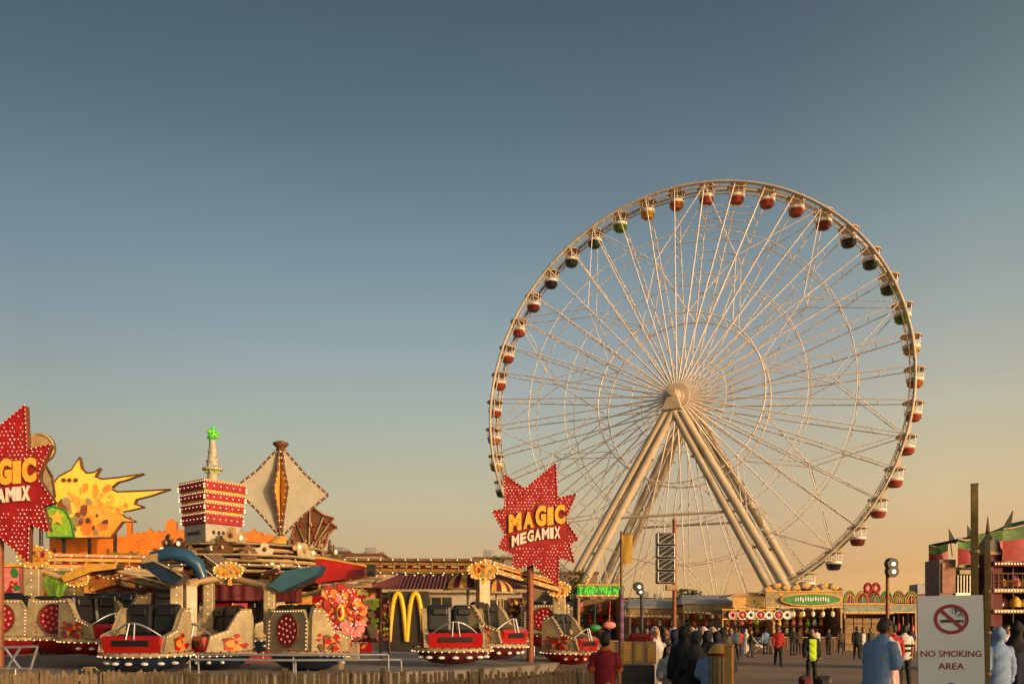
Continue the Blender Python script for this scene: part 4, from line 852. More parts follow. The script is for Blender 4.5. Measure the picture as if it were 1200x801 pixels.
# ------------------------------------------------------------------ stalls and street furniture on the right
def stall(x0, x1, d, label, yt, yb, wall, fas, dep=3.2, roof='flat', counter=True, goods=True, seed=0, name='fairground_stall', extras=None):
    rr = random.Random(seed); t = thing(name, (P((x0+x1)/2,0,d).x, d, 0), label, 'stall', 'stalls along the back of the fairground')
    a, b_ = P(x0,0,d).x, P(x1,0,d).x; zt = P(0,yt,d).z; zb = P(0,yb,d).z; cx = (a+b_)/2; w_ = b_-a
    mb = MB(); mb.box((cx,d+dep,zb/2), (w_,.1,zb), 0)
    for s in (-1,1): mb.box((cx+s*(w_/2-.05),d+dep/2-.0,zb/2), (.1,dep-.12,zb), 0)
    mb.build('wall', wall, t)
    mb = MB(); mb.box((cx,d-.1,(zt+zb)/2), (w_,.14,zt-zb), 0, bev=.03); mb.box((cx,d-.2,zb+.06), (w_,.1,.1), 1, bev=.02); mb.box((cx,d-.2,zt-.05), (w_,.1,.1), 1, bev=.02)
    for i in range(int(w_/.35)): mb.ball((a+.2+i*.35, d-.26, zb+.06), .032, 2, 6, 4)
    mosaic(mb, (a+.1,d-.175,zb+.12), (1,0,0), w_-.2, zt-zb-.24, int(w_*5), (0,1,3,3,4,5,0), rr, .003)
    mb.build('fascia', [fas, M['gold'], M['bulb'], M['cream2'], M['red'], M['green']], t)
    mb = MB()
    if roof == 'flat': mb.box((cx,d+dep/2+.2,zt-.25), (w_+.1,dep+.4,.16), 0)
    elif roof == 'barrel':
        vv = []; n = 14
        for i in range(n+1):
            an = math.pi*i/n
            for y in (d-.35, d+dep+.2): vv.append((cx, y, 0)); vv[-1] = (cx-math.cos(an)*(w_/2+.2), y, zt-.1+math.sin(an)*w_*.13)
        mb.put(vv, [(2*i,2*i+1,2*i+3,2*i+2) for i in range(n)], 0, True); mb.put([vv[2*i] for i in range(n+1)], [tuple(range(n,-1,-1))], 1)
    else:
        mb.put([(a-.2,d-.4,zt-.1),(b_+.2,d-.4,zt-.1),(b_+.2,d+dep+.3,zt-.1),(a-.2,d+dep+.3,zt-.1),(a+.3,d+dep*.5,zt+w_*.10+.3),(b_-.3,d+dep*.5,zt+w_*.10+.3)], [(0,1,5,4),(1,2,5),(2,3,4,5),(3,0,4),(3,2,1,0)], 0)
    mb.build('roof', [M['greyroof'] if roof != 'flat' else M['brown'], M['tan']], t)
    for s in (-1,1):
        mb = MB(); mb.box((cx+s*(w_/2-.1),d-.05,zb/2), (.12,.12,zb), 0); mb.build('post', M['tan'], t)
    if counter:
        mb = MB(); mb.box((cx,d+.1,.52), (w_-.3,.5,1.0), 0); mb.box((cx,d+.05,1.05), (w_-.25,.65,.07), 1, bev=.02)
        for i in range(int(w_/.6)): mb.box((a+.45+i*.6,d-.17,.5), (.04,.04,.85), 1)
        mb.build('counter', [wall, M['tan']], t)
    if goods:
        mb = MB(); mb.tube([(a+.3,d+.3,zb+.1),(b_-.3,d+.3,zb+.1)], .035, 0, 8); mb.build('fill_tube', mat('warm_fill_tube',(1,.9,.7),.3,.02,emit=(1,.66,.32),es=11), t)  # added glowing tube, hidden behind the fascia to warm the dim interior
        mb = MB()
        for z in (1.3,1.9,2.5):
            if z < zb-.3: mb.box((cx,d+dep-.35,z), (w_-.4,.5,.05), 0)
        mb.build('shelves', M['brown'], t)
        ms = [M[k] for k in ('red','white','yellow','blue','lime','pink','tan','crimson')]
        for z in (1.3,1.9,2.5):
            if z > zb-.3: continue
            for i in range(int(w_/.55)):
                mb = MB(); xx = a+.4+i*.55+rr.uniform(-.05,.05); r = rr.uniform(.15,.22); mb.ball((xx,d+dep-.35,z+.02+r), (r,r*.8,r), 0, 9, 6); mb.ball((xx,d+dep-.4,z+.02+r*2.2), (r*.65,)*3, 0, 8, 6)
                for s in (-1,1): mb.ball((xx+s*r*.5,d+dep-.4,z+.02+r*2.8), r*.25, 0, 6, 4)
                mb.build('plush_toy', ms[rr.randrange(8)], t)
    return t, (a, b_, zt, zb)
darkw = mat('dark_stall_wall', (.09,.055,.035), .8, .3, 2); tanw = mat('tan_stall_wall', (.22,.13,.07), .8, .3, 2); woodw = mat('stall_boards', (.17,.09,.045), .7, .35, 3)
# wooden hut, target stall with round boards, ornate green stall, stall with coloured arches
t, q = stall(858, 895, 66, 'wooden hut with a pale grey barrel roof and warm lit boards right of the crowd', 697, 712, woodw, mat('lit_boards',(.45,.23,.06),.5,.4,2,emit=(1,.5,.12),es=.12), roof='barrel', seed=1)
t, q = stall(896, 987, 65, 'ornate cream stall with a long green oval board and hanging pale lamps', 692, 712, darkw, mat('cream_fascia',(.30,.24,.13),.6,.35,3), seed=2)
mb = MB(); c = P(951,702,64.6)
for k, (rx, rz, m) in enumerate(((2.35,.52,0),(2.2,.42,1))): mb.disc(c+Vector((0,-.04*k,0)), (0,-1,0), rx, .08, m, 36, rz/rx)
for i in range(14):
    x = -1.25+i*.19; mb.box(c+Vector((x,-.1,random.uniform(-.06,.06))), (.11,.05,random.uniform(.2,.36)), 2, bev=.02)
mb.build('oval_board', [M['gold'], M['green'], M['white']], t)
for i in range(5):
    c = P(930+i*11.5,719,64.5); mb = MB(); mb.ball(c, (.14,.14,.22), 0, 10, 7); mb.tube([c+Vector((0,0,.28)),c+Vector((0,0,.55))], .02, 0, 5); mb.build('hanging_lamp', mat('pale_lamp',(.7,.62,.4),.4,.1,3,emit=(1,.7,.3),es=.12), t)
mb = MB()
for i in range(24):
    u = i/23; c = P(898+85*u, 691-5*math.sin(math.pi*((u*3)%1)), 64.9); mb.ball(c, (.32,.1,.22), i%3, 9, 6)
mb.build('carved_crest', [M['cream2'], M['gold'], M['brown']], t)
t, q = stall(845, 908, 60, 'target stall fronted by a row of round red and white boards', 713, 726, woodw, M['brown'], goods=True, seed=3, dep=2.4)
for i in range(7):
    c = P(859+i*10.6+0.0,720,59.7); mb = MB(); mb.disc(c, (0,-1,0), .33, .1, 0, 22); mb.tube([c+Vector((.31*math.cos(2*math.pi*k/20),-.06,.31*math.sin(2*math.pi*k/20))) for k in range(20)], .035, 1, 6, closed=True); mb.ball(c+Vector((0,-.06,0)), (.13,.05,.13), 2, 8, 5)
    mb.build('round_board', [M['crimson' if i%2 else 'white'] if i else M['pink'], M['white' if i%2 else 'steel'], M['pink' if i%2 else 'navy']], t)
t, q = stall(988, 1074, 66, 'long brown stall crowned by green, yellow and red arches and two red rings', 707, 718, woodw, mat('teal_fascia',(.20,.25,.20),.6,.4,3), counter=False, goods=False, seed=4)
cl = [mat('olive_trim',(.16,.20,.03),.6,.3,3),mat('ochre_trim',(.36,.22,.05),.6,.3,3),M['crimson'],M['green'],M['rust']]
for i in range(6):
    cx = 996+i*14.3; mb = MB()
    for k in range(3): mb.tube([P(cx+(7-2.2*k)*math.cos(math.pi*j/12), 706-(13-3.4*k)*math.sin(math.pi*j/12), 65.6) for j in range(13)], .10, k, 7)
    mb.tube([P(cx,706,65.6),P(cx,698,65.6)], .1, 3, 6); mb.build('arch_ornament', [cl[(i)%5],cl[(i+1)%5],cl[(i+2)%5],M['blue']], t)
for s in (-1,1):
    mb = MB(); c = P(1022+s*4.6,688.5,65.5)
    mb.tube([c+Vector((.27*math.cos(2*math.pi*k/18),0,.32*math.sin(2*math.pi*k/18))) for k in range(18)], .11, 0, 8, closed=True); mb.tube([c+Vector((.13*math.cos(2*math.pi*k/12),0,.15*math.sin(2*math.pi*k/12))) for k in range(12)], .04, 1, 6, closed=True); mb.tube([c+Vector((0,0,-.3)),c+Vector((0,.1,-1.1))], .05, 0, 6); mb.build('ring_ornament', [M['crimson'], M['pink']], t)
for i in range(4):                                        # brown boarded shutters
    A = P(990+i*10.5,724,65.8); B = P(999.5+i*10.5,762,65.8); mb = MB(); mb.box(((A.x+B.x)/2,65.8,(A.z+.02)/2), (B.x-A.x,.08,A.z-.02), 0, bev=.01)
    for k in range(3): mb.box(((A.x+B.x)/2,65.74,.5+.8*k), (B.x-A.x-.05,.05,.08), 1)
    mb.build('shutter', [M['wood'], M['brown']], t)
for i in range(6):
    c = P(1042+i*5.5,734+3*(i%2),65.6); mb = MB(); mb.ball(c, (.14,.1,.4), 0, 8, 6); mb.tube([c+Vector((0,0,.38)), c+Vector((0,0,1.0))], .02, 0, 5); mb.build('hanging_prize', [M['red'],M['white'],M['crimson'],M['yellow'],M['navy'],M['red']][i], t)
stall(737, 800, 72, 'dim tan stall below the floodlight behind the crowd', 711, 722, tanw, mat('dull_fascia',(.22,.15,.08),.7,.4,3), roof='hip', seed=5)
stall(800, 858, 70, 'tan stall with a pale lit board between the crowd and the wooden hut', 706, 718, tanw, mat('pale_fascia',(.36,.30,.16),.6,.4,3), roof='hip', seed=6)
# green lit stall
t, q = stall(676, 731, 44, 'stall with a bright green lit board along its roof edge beside the yellow banner', 684, 699, tanw, mat('green_board',(.02,.16,.04),.5,.4,9,emit=(.1,.7,.08),es=.10), seed=7, dep=3)
mb = MB(); a, b_, zt, zb = q; rr = random.Random(3)
for i in range(60): mb.ball((rr.uniform(a+.1,b_-.1), 43.82, rr.uniform(zb+.12,zt-.1)), (.06,.03,rr.uniform(.06,.14)), 0, 6, 4)
mb.build('led_leaves', M['gled'], t)['kind'] = 'stuff'
for (px,py,r,m,lb) in ((697,735,.28,'green','lime green balloon shaped prize hanging at the green lit stall'),(714,732,.30,'pink','pink balloon shaped prize hanging at the green lit stall')):
    o = thing('balloon', P(px,py,42), lb, 'balloon', 'balloons at the green lit stall'); mb = MB(); c = P(px,py,42)
    mb.ball(c, (r*1.1,r*.6,r*.62), 0, 14, 10); mb.lathe([(.05,-.02),(.02,.03)], 0, 8, c=c-Vector((0,0,r*.64))); mb.tube([c+Vector((0,0,r*.6)),c+Vector((.05,0,1.2))], .012, 0, 5); mb.build('skin', M[m], o)
# dark pointed tent left of it
t = thing('pointed_tent', (P(640,0,46).x,46,0), 'small tent with a dark pointed roof behind the star sign pole', 'tent'); a, b_ = P(624,0,46).x, P(672,0,46).x
mb = MB(); mb.put([(a,45,P(0,706,46).z),(b_,45,P(0,706,46).z),(b_,48,P(0,706,46).z),(a,48,P(0,706,46).z),((a+b_)/2,46.5,P(0,684,46).z)], [(0,1,4),(1,2,4),(2,3,4),(3,0,4),(3,2,1,0)], 0)
mb.box(((a+b_)/2,44.98,P(0,708,46).z), (b_-a,.05,.28), 1); mb.build('canopy', [mat('dark_canvas',(.06,.04,.03),.8,.3,3), M['cream2']], t)
for (x,y) in ((a+.06,45.1),(b_-.06,45.1),(a+.06,47.9),(b_-.06,47.9)): mb = MB(); mb.tube([(x,y,0),(x,y,P(0,706,46).z)], .05, 0, 8); mb.build('pole', M['steel'], t)
mb = MB(); mb.box(((a+b_)/2,47.9,1.4), (b_-a-.3,.06,2.6), 0); mb.build('back_cloth', M['cream2'], t)
# yellow banner on a pole, purple striped pole
t = thing('banner', (P(733,0,33).x,33,0), 'plain mustard yellow banner hanging high on a thin dark pole', 'banner'); x = P(728,0,33).x
mb = MB(); mb.tube([(x,33,0),(x,33,P(0,622,33).z)], .045, 0, 8); mb.tube([(x,33,P(0,626,33).z),(x+.45,33,P(0,626,33).z)], .025, 0, 6); mb.build('pole', M['brown'], t)
mb = MB(); zz = [P(0,y,33).z for y in (626,637,648,660)]
vv = [(x+.03+.40*i/4, 33-.03+.04*math.sin(i*1.5+j), zz[j]) for j in range(4) for i in range(5)]; fs = [(j*5+i, j*5+i+1, (j+1)*5+i+1, (j+1)*5+i) for j in range(3) for i in range(4)]
mb.put(vv, fs, 0, True); mb.put([Vector(v)+Vector((0,.012,0)) for v in vv], [f[::-1] for f in fs], 0, True); mb.build('cloth', mat('mustard_cloth',(.36,.22,.02),.7,.2,3), t)
t = thing('striped_pole', (P(728,0,30).x,30,0), 'purple wrapped pole with a bracket beside the red clothed counter', 'pole'); mb = MB(); x = P(728,0,30).x
n = 16; zt = P(0,690,30).z
for i in range(n): mb.lathe([(.085,zt*i/n),(.095,zt*(i+.5)/n),(.085,zt*(i+1)/n)], i%2, 10, c=(x,30,0))
mb.lathe([(.3,0),(.3,.06),(.1,.1)], 2, 12, c=(x,30,0)); mb.build('shaft', [mat('purple_cloth',(.10,.04,.10),.7,.3,5), mat('mauve_cloth',(.17,.08,.14),.7,.3,5), M['dark']], t)
# speaker / light column on a rust pole
t = thing('speaker_column', (P(786,0,38).x,38,0), 'tall black stack of four speaker cabinets with silver frames on a rust red pole', 'speakers'); x = P(787,0,38).x; s = .038
mb = MB(); mb.tube([(x+.16,38.2,0),(x+.16,38.2,P(0,608,38).z)], .09, 0, 10); mb.tube([(x+.16,38.2,P(0,608,38).z),(x+.16,38.2,P(0,600,38).z)], .03, 0, 6); mb.lathe([(.4,0),(.4,.05),(.12,.12)], 0, 12, c=(x+.16,38.2,0)); mb.build('pole', M['rust'], t)
for i in range(4):
    y0 = 624+i*15; A = P(771,y0,37.8); B = P(792,y0+14.2,37.8); cx, cz = (A.x+B.x)/2-.06, (A.z+B.z)/2; mb = MB()
    mb.box((cx,37.9,cz), (B.x-A.x,.5,A.z-B.z), 0, bev=.03); mb.build('cabinet', M['black'], t); mb = MB()
    w2, h2 = (B.x-A.x)/2-.04, (A.z-B.z)/2-.04; f = [Vector((cx-w2,37.63,cz-h2)),Vector((cx+w2,37.63,cz-h2)),Vector((cx+w2,37.63,cz+h2)),Vector((cx-w2,37.63,cz+h2))]
    for k in range(4): mb.tube([f[k],f[(k+1)%4]], .022, 0, 6)
    mb.tube([f[0],f[2]], .03, 0, 6); mb.tube([f[3].lerp(f[0],.45),f[2].lerp(f[3],.4)], .02, 0, 6); mb.tube([f[1].lerp(f[0],.4),f[2].lerp(f[1],.5)], .02, 0, 6); mb.build('grille_frame', M['steel'], t)
mb = MB(); mb.box((x-.02,37.95,P(0,688,38).z), (.5,.35,.25), 0, bev=.02); mb.build('bracket', M['tan'], t)
# small floodlight on a post
def floodpost(px, d, yt, heads, label, m=M['dark']):
    t = thing('floodlight_pole', (P(px,0,d).x,d,0), label, 'floodlight'); x = P(px,0,d).x; z = P(0,yt,d).z
    mb = MB(); mb.tube([(x,d,0),(x,d,z)], [.11,.08], 0, 10); mb.lathe([(.28,0),(.28,.05),(.12,.1)], 0, 10, c=(x,d,0)); mb.build('pole', m, t)
    for (dx, dy, r) in heads:
        c = P(px+dx, yt+dy, d-.25); mb = MB(); mb.disc(c, (.15,-1,-.12), r, r*1.1, 0, 18); mb.tube([c+Vector((0,.05,0)), (x,d,c.z)], .045, 0, 6); lampm = mb.build('lamp_head', M['dark'], t)
        mb = MB(); mb.disc(c+Vector((.085*r*1.5,-.57*r,-.07*r)), (.15,-1,-.12), r*.34, .05, 0, 16); mb.build('lamp', M['lamp'], lampm)
floodpost(1040, 44, 658, ((4.5,2.2,.30),(5,11,.30)), 'tall pole with two round lit floodlights one above the other', M['rust'])
floodpost(752, 46, 684, ((-4,3,.26),(-2,9,.2)), 'low dark floodlight on a post between the banner and the speakers')
# counter with red cloth, varnished post, bins
t = thing('ticket_counter', (P(755,0,15).x,15,0), 'timber ticket counter with a crimson cloth along its top', 'counter'); d = 15.0; a, b_ = P(727,0,d).x, P(769,0,d).x; zt = P(0,751,d).z
for i in range(3):
    x0 = a+(b_-a)*i/3; mb = MB(); mb.box((x0+(b_-a)/6, d, zt-.20), ((b_-a)/3-.01,.06,.40), 0, bev=.01); mb.box((x0+(b_-a)/6, d-.035, zt-.2), ((b_-a)/3-.09,.02,.3), 1, bev=.005); mb.build('front_panel', [M['honey'] if i == 0 else M['tan'], M['gold']], t)
mb = MB(); mb.box(((a+b_)/2,d+.28,(zt-.42)/2), (b_-a-.04,.5,zt-.42), 0); mb.build('cabinet', M['dark'], t)
mb = MB()
for i in range(5): mb.box(((a+b_)/2+.02,d+.02,.2+i*.12), (.26,.03,.025), 0)
mb.build('vent_slats', M['steel'], t)
mb = MB(); n = 24
mb.box(((a+b_)/2+.06,d+.32,zt+.065), (b_-a-.18,.6,.13), 0, bev=.05)
for i in range(n): mb.ball((a+.2+(b_-a-.28)*i/n, d+.04, zt+.06+.02*math.sin(i*2)), (.03,.03,.07), 0, 6, 5)
mb.build('cloth', M['crimson'], t)
t = thing('timber_post', (P(853.5,0,12.5).x,12.5,0), 'square varnished timber post glowing orange in the low sun', 'post'); x = P(854.5,0,12.5).x; z = P(0,757,12.5).z
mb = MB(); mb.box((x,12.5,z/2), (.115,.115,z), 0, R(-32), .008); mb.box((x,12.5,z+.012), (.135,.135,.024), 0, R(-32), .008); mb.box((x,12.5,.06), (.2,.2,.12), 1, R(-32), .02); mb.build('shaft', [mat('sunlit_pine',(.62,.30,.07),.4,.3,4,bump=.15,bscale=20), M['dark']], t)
t = thing('litter_bin', (P(845,0,13).x,13,0), 'timber clad litter bin with a rounded red and yellow lid behind the orange post', 'bin'); c = P(845,0,13); zt = P(0,761,13).z
mb = MB(); mb.lathe([(.13,0),(.14,zt-.1),(.15,zt-.08)], 0, 14, c=(c.x,13.1,0)); 
for i in range(14): a = 2*math.pi*i/14; mb.box((c.x+.148*math.cos(a),13.1+.148*math.sin(a),(zt-.1)/2), (.05,.02,zt-.12), 0, a+math.pi/2)
mb.build('body', M['tan'], t)
mb = MB(); mb.lathe([(.17,zt-.1),(.18,zt-.04),(.15,zt+.03),(.08,zt+.085),(.0,zt+.10)], 0, 16, c=(c.x,13.1,0)); mb.lathe([(.182,zt-.09),(.187,zt-.05)], 1, 16, c=(c.x,13.1,0)); mb.build('lid', [M['gold'], M['crimson']], t)
# ------------------------------------------------------------------ no smoking sign
t = thing('no_smoking_sign', (P(1115,0,8).x,8,0), 'white no smoking notice with a red crossed out cigarette on a post', 'sign'); d = 8.0; k = d/F
TL, TR, BL, BR = P(1075,698,d), P(1152,696.5,d), P(1076.5,812,d), P(1154.5,812,d)
mb = MB(); o = BL; q2 = lambda p: ((p-o).x, (p-o).z)
mb.prism([q2(TL), q2(TR), q2(BR), q2(BL)], o, (1,0,0), (0,0,1), .02, 0, 1); mb.build('panel', [mat('sign_white', (.72,.75,.80), .45, .06, 2, bump=.04, bscale=3), M['steel']], t)
signred = mat('sign_red', (.32,.015,.035), .5, .1, 3); signblk = mat('sign_black', (.03,.028,.03), .5, .2, 3)
C = P(1114.5,725,d); y = d-.004; rx, rz = 20.5*k, 17.6*k
vv = []; n = 48
for i in range(n):
    a = 2*math.pi*i/n; vv += [(C.x+rx*math.cos(a),y,C.z+rz*math.sin(a)), (C.x+(rx-.033)*math.cos(a),y,C.z+(rz-.033)*math.sin(a))]
mb = MB(); mb.put(vv, [(2*i,(2*i+2)%(2*n),(2*i+3)%(2*n),2*i+1) for i in range(n)], 0)
A = Vector((C.x-rx*.72,y-.002,C.z+rz*.70)); B = Vector((C.x+rx*.72,y-.002,C.z-rz*.70)); pr = (B-A).cross(Vector((0,1,0))).normalized()*.016; mb.put([A-pr,B-pr,B+pr,A+pr], [(0,1,2,3)], 0); mb.build('prohibition_ring', signred, t)
mb = MB(); e = lambda x, z: (C.x+x*k, y-.001, C.z+z*k)
mb.put([e(-12.5,-3.8),e(11,-3.8),e(11,-.6),e(-12.5,-.6)], [(0,1,2,3)], 0); mb.put([e(12,-3.8),e(14.5,-3.8),e(14.5,-.6),e(12,-.6)], [(0,1,2,3)], 0)
for (ox, oz, r) in ((4,9,3.2),(8.2,6.6,3.6),(11,3.6,2.6),(7,11.2,2.2)):
    pp = [Vector(e(ox+r*math.cos(a), oz+r*math.sin(a))) for a in [R(-30+25*i) for i in range(11)]]; mb.tube(pp, .0032, 0, 5)
mb.build('cigarette', signblk, t)
text_mb_ = []
for txt, py, x0, x1, h_ in (('NO SMOKING',769,1079,1150,7.2),('AREA',783.5,1099.5,1129.5,7.2)):
    mb = MB()
    for q_, (sx_, sz_) in enumerate(((-.0022,0),(.0022,0),(0,.0014),(0,-.0014),(0,0))): text_mb(mb, txt, P((x0+x1)/2,py,d)+Vector((sx_,-.0016-.0003*q_,sz_)), (1,0,0), (0,0,1), h_*k, (x1-x0)*k, .001, 0, 0.0)
    mb.build('lettering', signred, t)
mb = MB(); x = P(1115,0,d).x; mb.box((x,d+.045,.85), (.05,.05,1.9), 0); mb.box((x,d+.022,1.6), (.4,.012,.04), 0); mb.lathe([(.25,0),(.25,.03),(.05,.05)], 0, 16, c=(x,d+.045,0)); mb.build('post', M['steel'], t)
mb = MB(); mb.ball(P(1114,801,d)+Vector((0,-.006,0)), (.03,.008,.012), 0, 10, 6); mb.build('clip', M['dark'], t)
# timber poles behind the sign
for (px, yt, d, r, lb) in ((1142,568,11,.042,'tall bare square timber pole rising behind the white notice'),(1157,634,12,.035,'shorter timber pole just right of the white notice')):
    t = thing('timber_pole', (P(px,0,d).x,d,0), lb, 'pole', 'timber poles behind the notice'); x = P(px,0,d).x; z = P(0,yt,d).z
    mb = MB(); mb.box((x,d,z/2), (r*2,r*2,z), 0, R(-25), .006); mb.box((x,d,z+.008), (r*2.15,r*2.15,.016), 0, R(-25)); mb.build('shaft', mat('olive_timber',(.26,.17,.055),.7,.35,4,bump=.3,bscale=25), t)
    for k_ in range(3):
        mb = MB(); mb.lathe([(r*1.5,z*(.35+.2*k_)),(r*1.55,z*(.35+.2*k_)+.02),(r*1.5,z*(.35+.2*k_)+.04)], 0, 12, c=(x,d,0)); mb.build('strap', M['tan'], t)
# ------------------------------------------------------------------ red and green pavilion at the right edge
d = 34.0; k = d/F
pav = thing('fair_pavilion', (P(1165,0,d).x,d,0), 'two storey fun house pavilion with swooping red and green roofs and dark flags', 'fun house')
X = lambda p: P(p,0,d).x
Z = lambda p: P(0,p,d).z
mb = MB(); mb.box(((X(1101)+X(1120))/2,d+.6,Z(655)/2), (X(1120)-X(1101),1.2,Z(655)), 0); mb.box(((X(1101)+X(1120))/2,d-.03,(Z(659)+Z(694))/2), (X(1117)-X(1103),.06,Z(659)-Z(694)), 1); mb.build('side_wall', [mat('pav_grey',(.24,.17,.13),.8,.3,1), mat('faded_pink',(.30,.15,.11),.7,.35,2)], pav)
def swoop(x0, x1, yl, yr, ytip, ybase, nm, mats, dd, nseg=14):
    # concave cloth roof, green upper edge, red lower band
    mb = MB(); n = nseg
    for s in (0, 1):
        yy = dd - .5 if s == 0 else dd+2.2; pts = []
    rows = []
    for i in range(n+1):
        u = i/n; x = X(x0)+(X(x1)-X(x0))*u; top = yl+(yr-yl)*u + ytip*math.sin(math.pi*u)
        rows.append((x, Z(top), Z(top+ (ybase-top)*.34), Z(ybase-3*math.sin(math.pi*u))))
    for yy in (dd-.35, dd+2.0):
        b0 = len(mb.v); vv = [(r[0], yy + .12*math.sin(math.pi*i/n)*(1-j) , r[1+j]) for i, r in enumerate(rows) for j in range(3)]
        fs = [(3*i+j, 3*i+j+1, 3*(i+1)+j+1, 3*(i+1)+j) for i in range(n) for j in range(2)]
        for f in fs: mb.put([vv[q] for q in f], [(0,1,2,3)], 0 if f[0]%3 == 0 else 1, True)
    for i in range(n): mb.put([(rows[i][0],dd-.35,rows[i][1]),(rows[i+1][0],dd-.35,rows[i+1][1]),(rows[i+1][0],dd+2.0,rows[i+1][1]),(rows[i][0],dd+2.0,rows[i][1])], [(0,1,2,3)], 0, True)
    mb.tube([(r[0],dd-.37,r[1]) for r in rows], .05, 2, 6); mb.tube([(r[0],dd-.37,r[3]) for r in rows], .05, 2, 6)
    mb.build(nm, mats, pav)
rg = [mat('roof_green',(.05,.13,.025),.6,.4,3), mat('roof_red',(.28,.015,.015),.5,.35,3), M['cream2']]
swoop(1117,1141,632,627,4,664,'left_canopy'.replace('left_','swept_'),rg,d); swoop(1169,1216,621,606,3,660,'swept_canopy',rg,d)
mb = MB(); mb.box(((X(1119)+X(1141))/2,d+.7,Z(664)/2), (X(1141)-X(1119),1.3,Z(664)), 0)
mb.build('front_wall', mat('pav_dark_green',(.035,.045,.028),.7,.4,4), pav)
mb = MB(); mb.box(((X(1124)+X(1138))/2,d-.02,Z(670)), (X(1138)-X(1124),.08,.16), 0)
for i in range(5): mb.box((X(1122)+i*.12,d-.0,Z(684)), (.03,.1,.7), 1)
mb.box(((X(1119)+X(1141))/2,d-.02,Z(696)), (X(1141)-X(1119),.12,.12), 1); mb.build('window_lattice', [M['cream2'], M['steel']], pav)
mb = MB(); w1, w2 = X(1153), X(1172); cx = (w1+w2)/2
mb.box((cx,d+.3,Z(650)/2), (w2-w1,.9,Z(650)), 0); mb.put([(w1-.1,d-.25,Z(650)),(w2+.1,d-.25,Z(650)),(w2+.1,d+.85,Z(650)),(w1-.1,d+.85,Z(650)),(cx,d+.3,Z(622))], [(0,1,4),(1,2,4),(2,3,4),(3,0,4)], 1)
mb.put([(w1+.08,d-.17,Z(646)),(w2-.08,d-.17,Z(646)),(w2-.1,d-.17,Z(636)),(cx,d-.17,Z(629)),(w1+.1,d-.17,Z(636))], [(0,1,2,3,4)], 2)
mb.tube([(cx,d+.3,Z(624)),(cx,d+.3,Z(603))], [.09,.01], 3, 8); mb.build('gable_tower', [M['burg'], M['tan'], M['navy'], M['brown']], pav)
mb = MB(); mb.box((X(1185),d+1.6,Z(655)/2), (X(1216)-X(1158),.1,Z(655)), 0); mb.build('back_wall', mat('pav_maroon',(.10,.03,.025),.7,.35,2), pav)
mb = MB(); mb.box((X(1217),d+.65,Z(655)/2), (.12,1.9,Z(655)), 0); mb.box((X(1158),d+.65,Z(655)/2), (.12,1.9,Z(655)), 0); mb.build('end_wall', mat('pav_maroon',(.10,.03,.025),.7,.35,2), pav)
for yy, hh in ((661,.2),(692,.16),(716,.15)):
    mb = MB(); mb.box((X(1187),d+.2,Z(yy)), (X(1216)-X(1158),1.2,hh), 0, bev=.02); 
    for i in range(16): mb.ball((X(1160)+i*.125,d-.42,Z(yy)), .04, 1, 6, 4)
    mb.build('floor_band', [M['tan'] if yy > 670 else M['burg'], M['bulb']], pav)
mb = MB()
for i in range(11): mb.tube([(X(1159)+i*.19,d-.3,Z(690)),(X(1159)+i*.19,d-.3,Z(672))], .025, 0, 5)
mb.tube([(X(1158),d-.3,Z(672)),(X(1216),d-.3,Z(672))], .03, 0, 6); mb.tube([(X(1158),d-.3,Z(681)),(X(1216),d-.3,Z(681))], .02, 0, 6); mb.build('balcony_rail', M['brown'], pav)
rr = random.Random(5)
for i in range(14):
    p = Vector((X(rr.uniform(1160,1205)), d+rr.uniform(.1,.9), Z(rr.choice((712,688)))+.05)); mb = MB(); r = rr.uniform(.12,.22); mb.lathe([(r,0),(r*1.1,r),(r*.6,r*1.8),(.0,r*2.2)], 0, 10, c=p); mb.build('painted_ornament', [M['pink'],M['yellow'],M['white'],M['lime'],M['blue'],M['orange']][i%6], pav)
for (px, yt, yb, lean) in ((1116,619,637,-4),(1134,615,634,0),(1181,598,622,6)):
    mb = MB(); a = P(px,yb,d); b_ = P(px+lean,yt,d); mb.tube([a-Vector((0,0,.5)),b_], .02, 0, 6); mb.prism([(0,0),(.22,-.38),(.30,-.62),(.02,-.5)] if lean <= 0 else [(0,0),(-.30,-.5),(-.42,-.8),(-.15,-.7)], b_, (1,0,0), (0,0,1), .02, 1); mb.build('flag', [M['dark'], mat('dark_flag',(.03,.05,.025),.8,.3,4)], pav)
mb = MB(); mb.box((X(1187),d+.4,.55), (X(1216)-X(1156),1.6,1.1), 0); mb.build('base', M['brown'], pav)
# stroller and bags
t = thing('stroller', (P(893,0,57).x,57,0), 'dark folding pushchair with a pale seat standing beside the person in white', 'pushchair'); o = Vector((P(890,0,57).x,57,0))
mb = MB(); mb.tube([o+Vector((-.45,0,1.1)),o+Vector((.1,0,.5)),o+Vector((.5,0,.15))], .025, 0, 6); mb.tube([o+Vector((-.45,.4,1.1)),o+Vector((.1,.4,.5)),o+Vector((.5,.4,.15))], .025, 0, 6); mb.tube([o+Vector((-.45,0,1.1)),o+Vector((-.45,.4,1.1))], .025, 0, 6); mb.tube([o+Vector((.1,0,.5)),o+Vector((-.35,0,.12))], .025, 0, 6); mb.tube([o+Vector((.1,.4,.5)),o+Vector((-.35,.4,.12))], .025, 0, 6); mb.build('frame', M['steel'], t)
mb = MB(); mb.ball(o+Vector((-.1,.2,.85)), (.36,.24,.26), 0, 12, 8); mb.build('hood', M['navy'], t); mb = MB(); mb.box(o+Vector((.1,.2,.52)), (.62,.34,.12), 0, bev=.05, ry=R(12)); mb.box(o+Vector((-.2,.2,.7)), (.12,.34,.4), 0, bev=.05); mb.build('seat', M['white'], t)
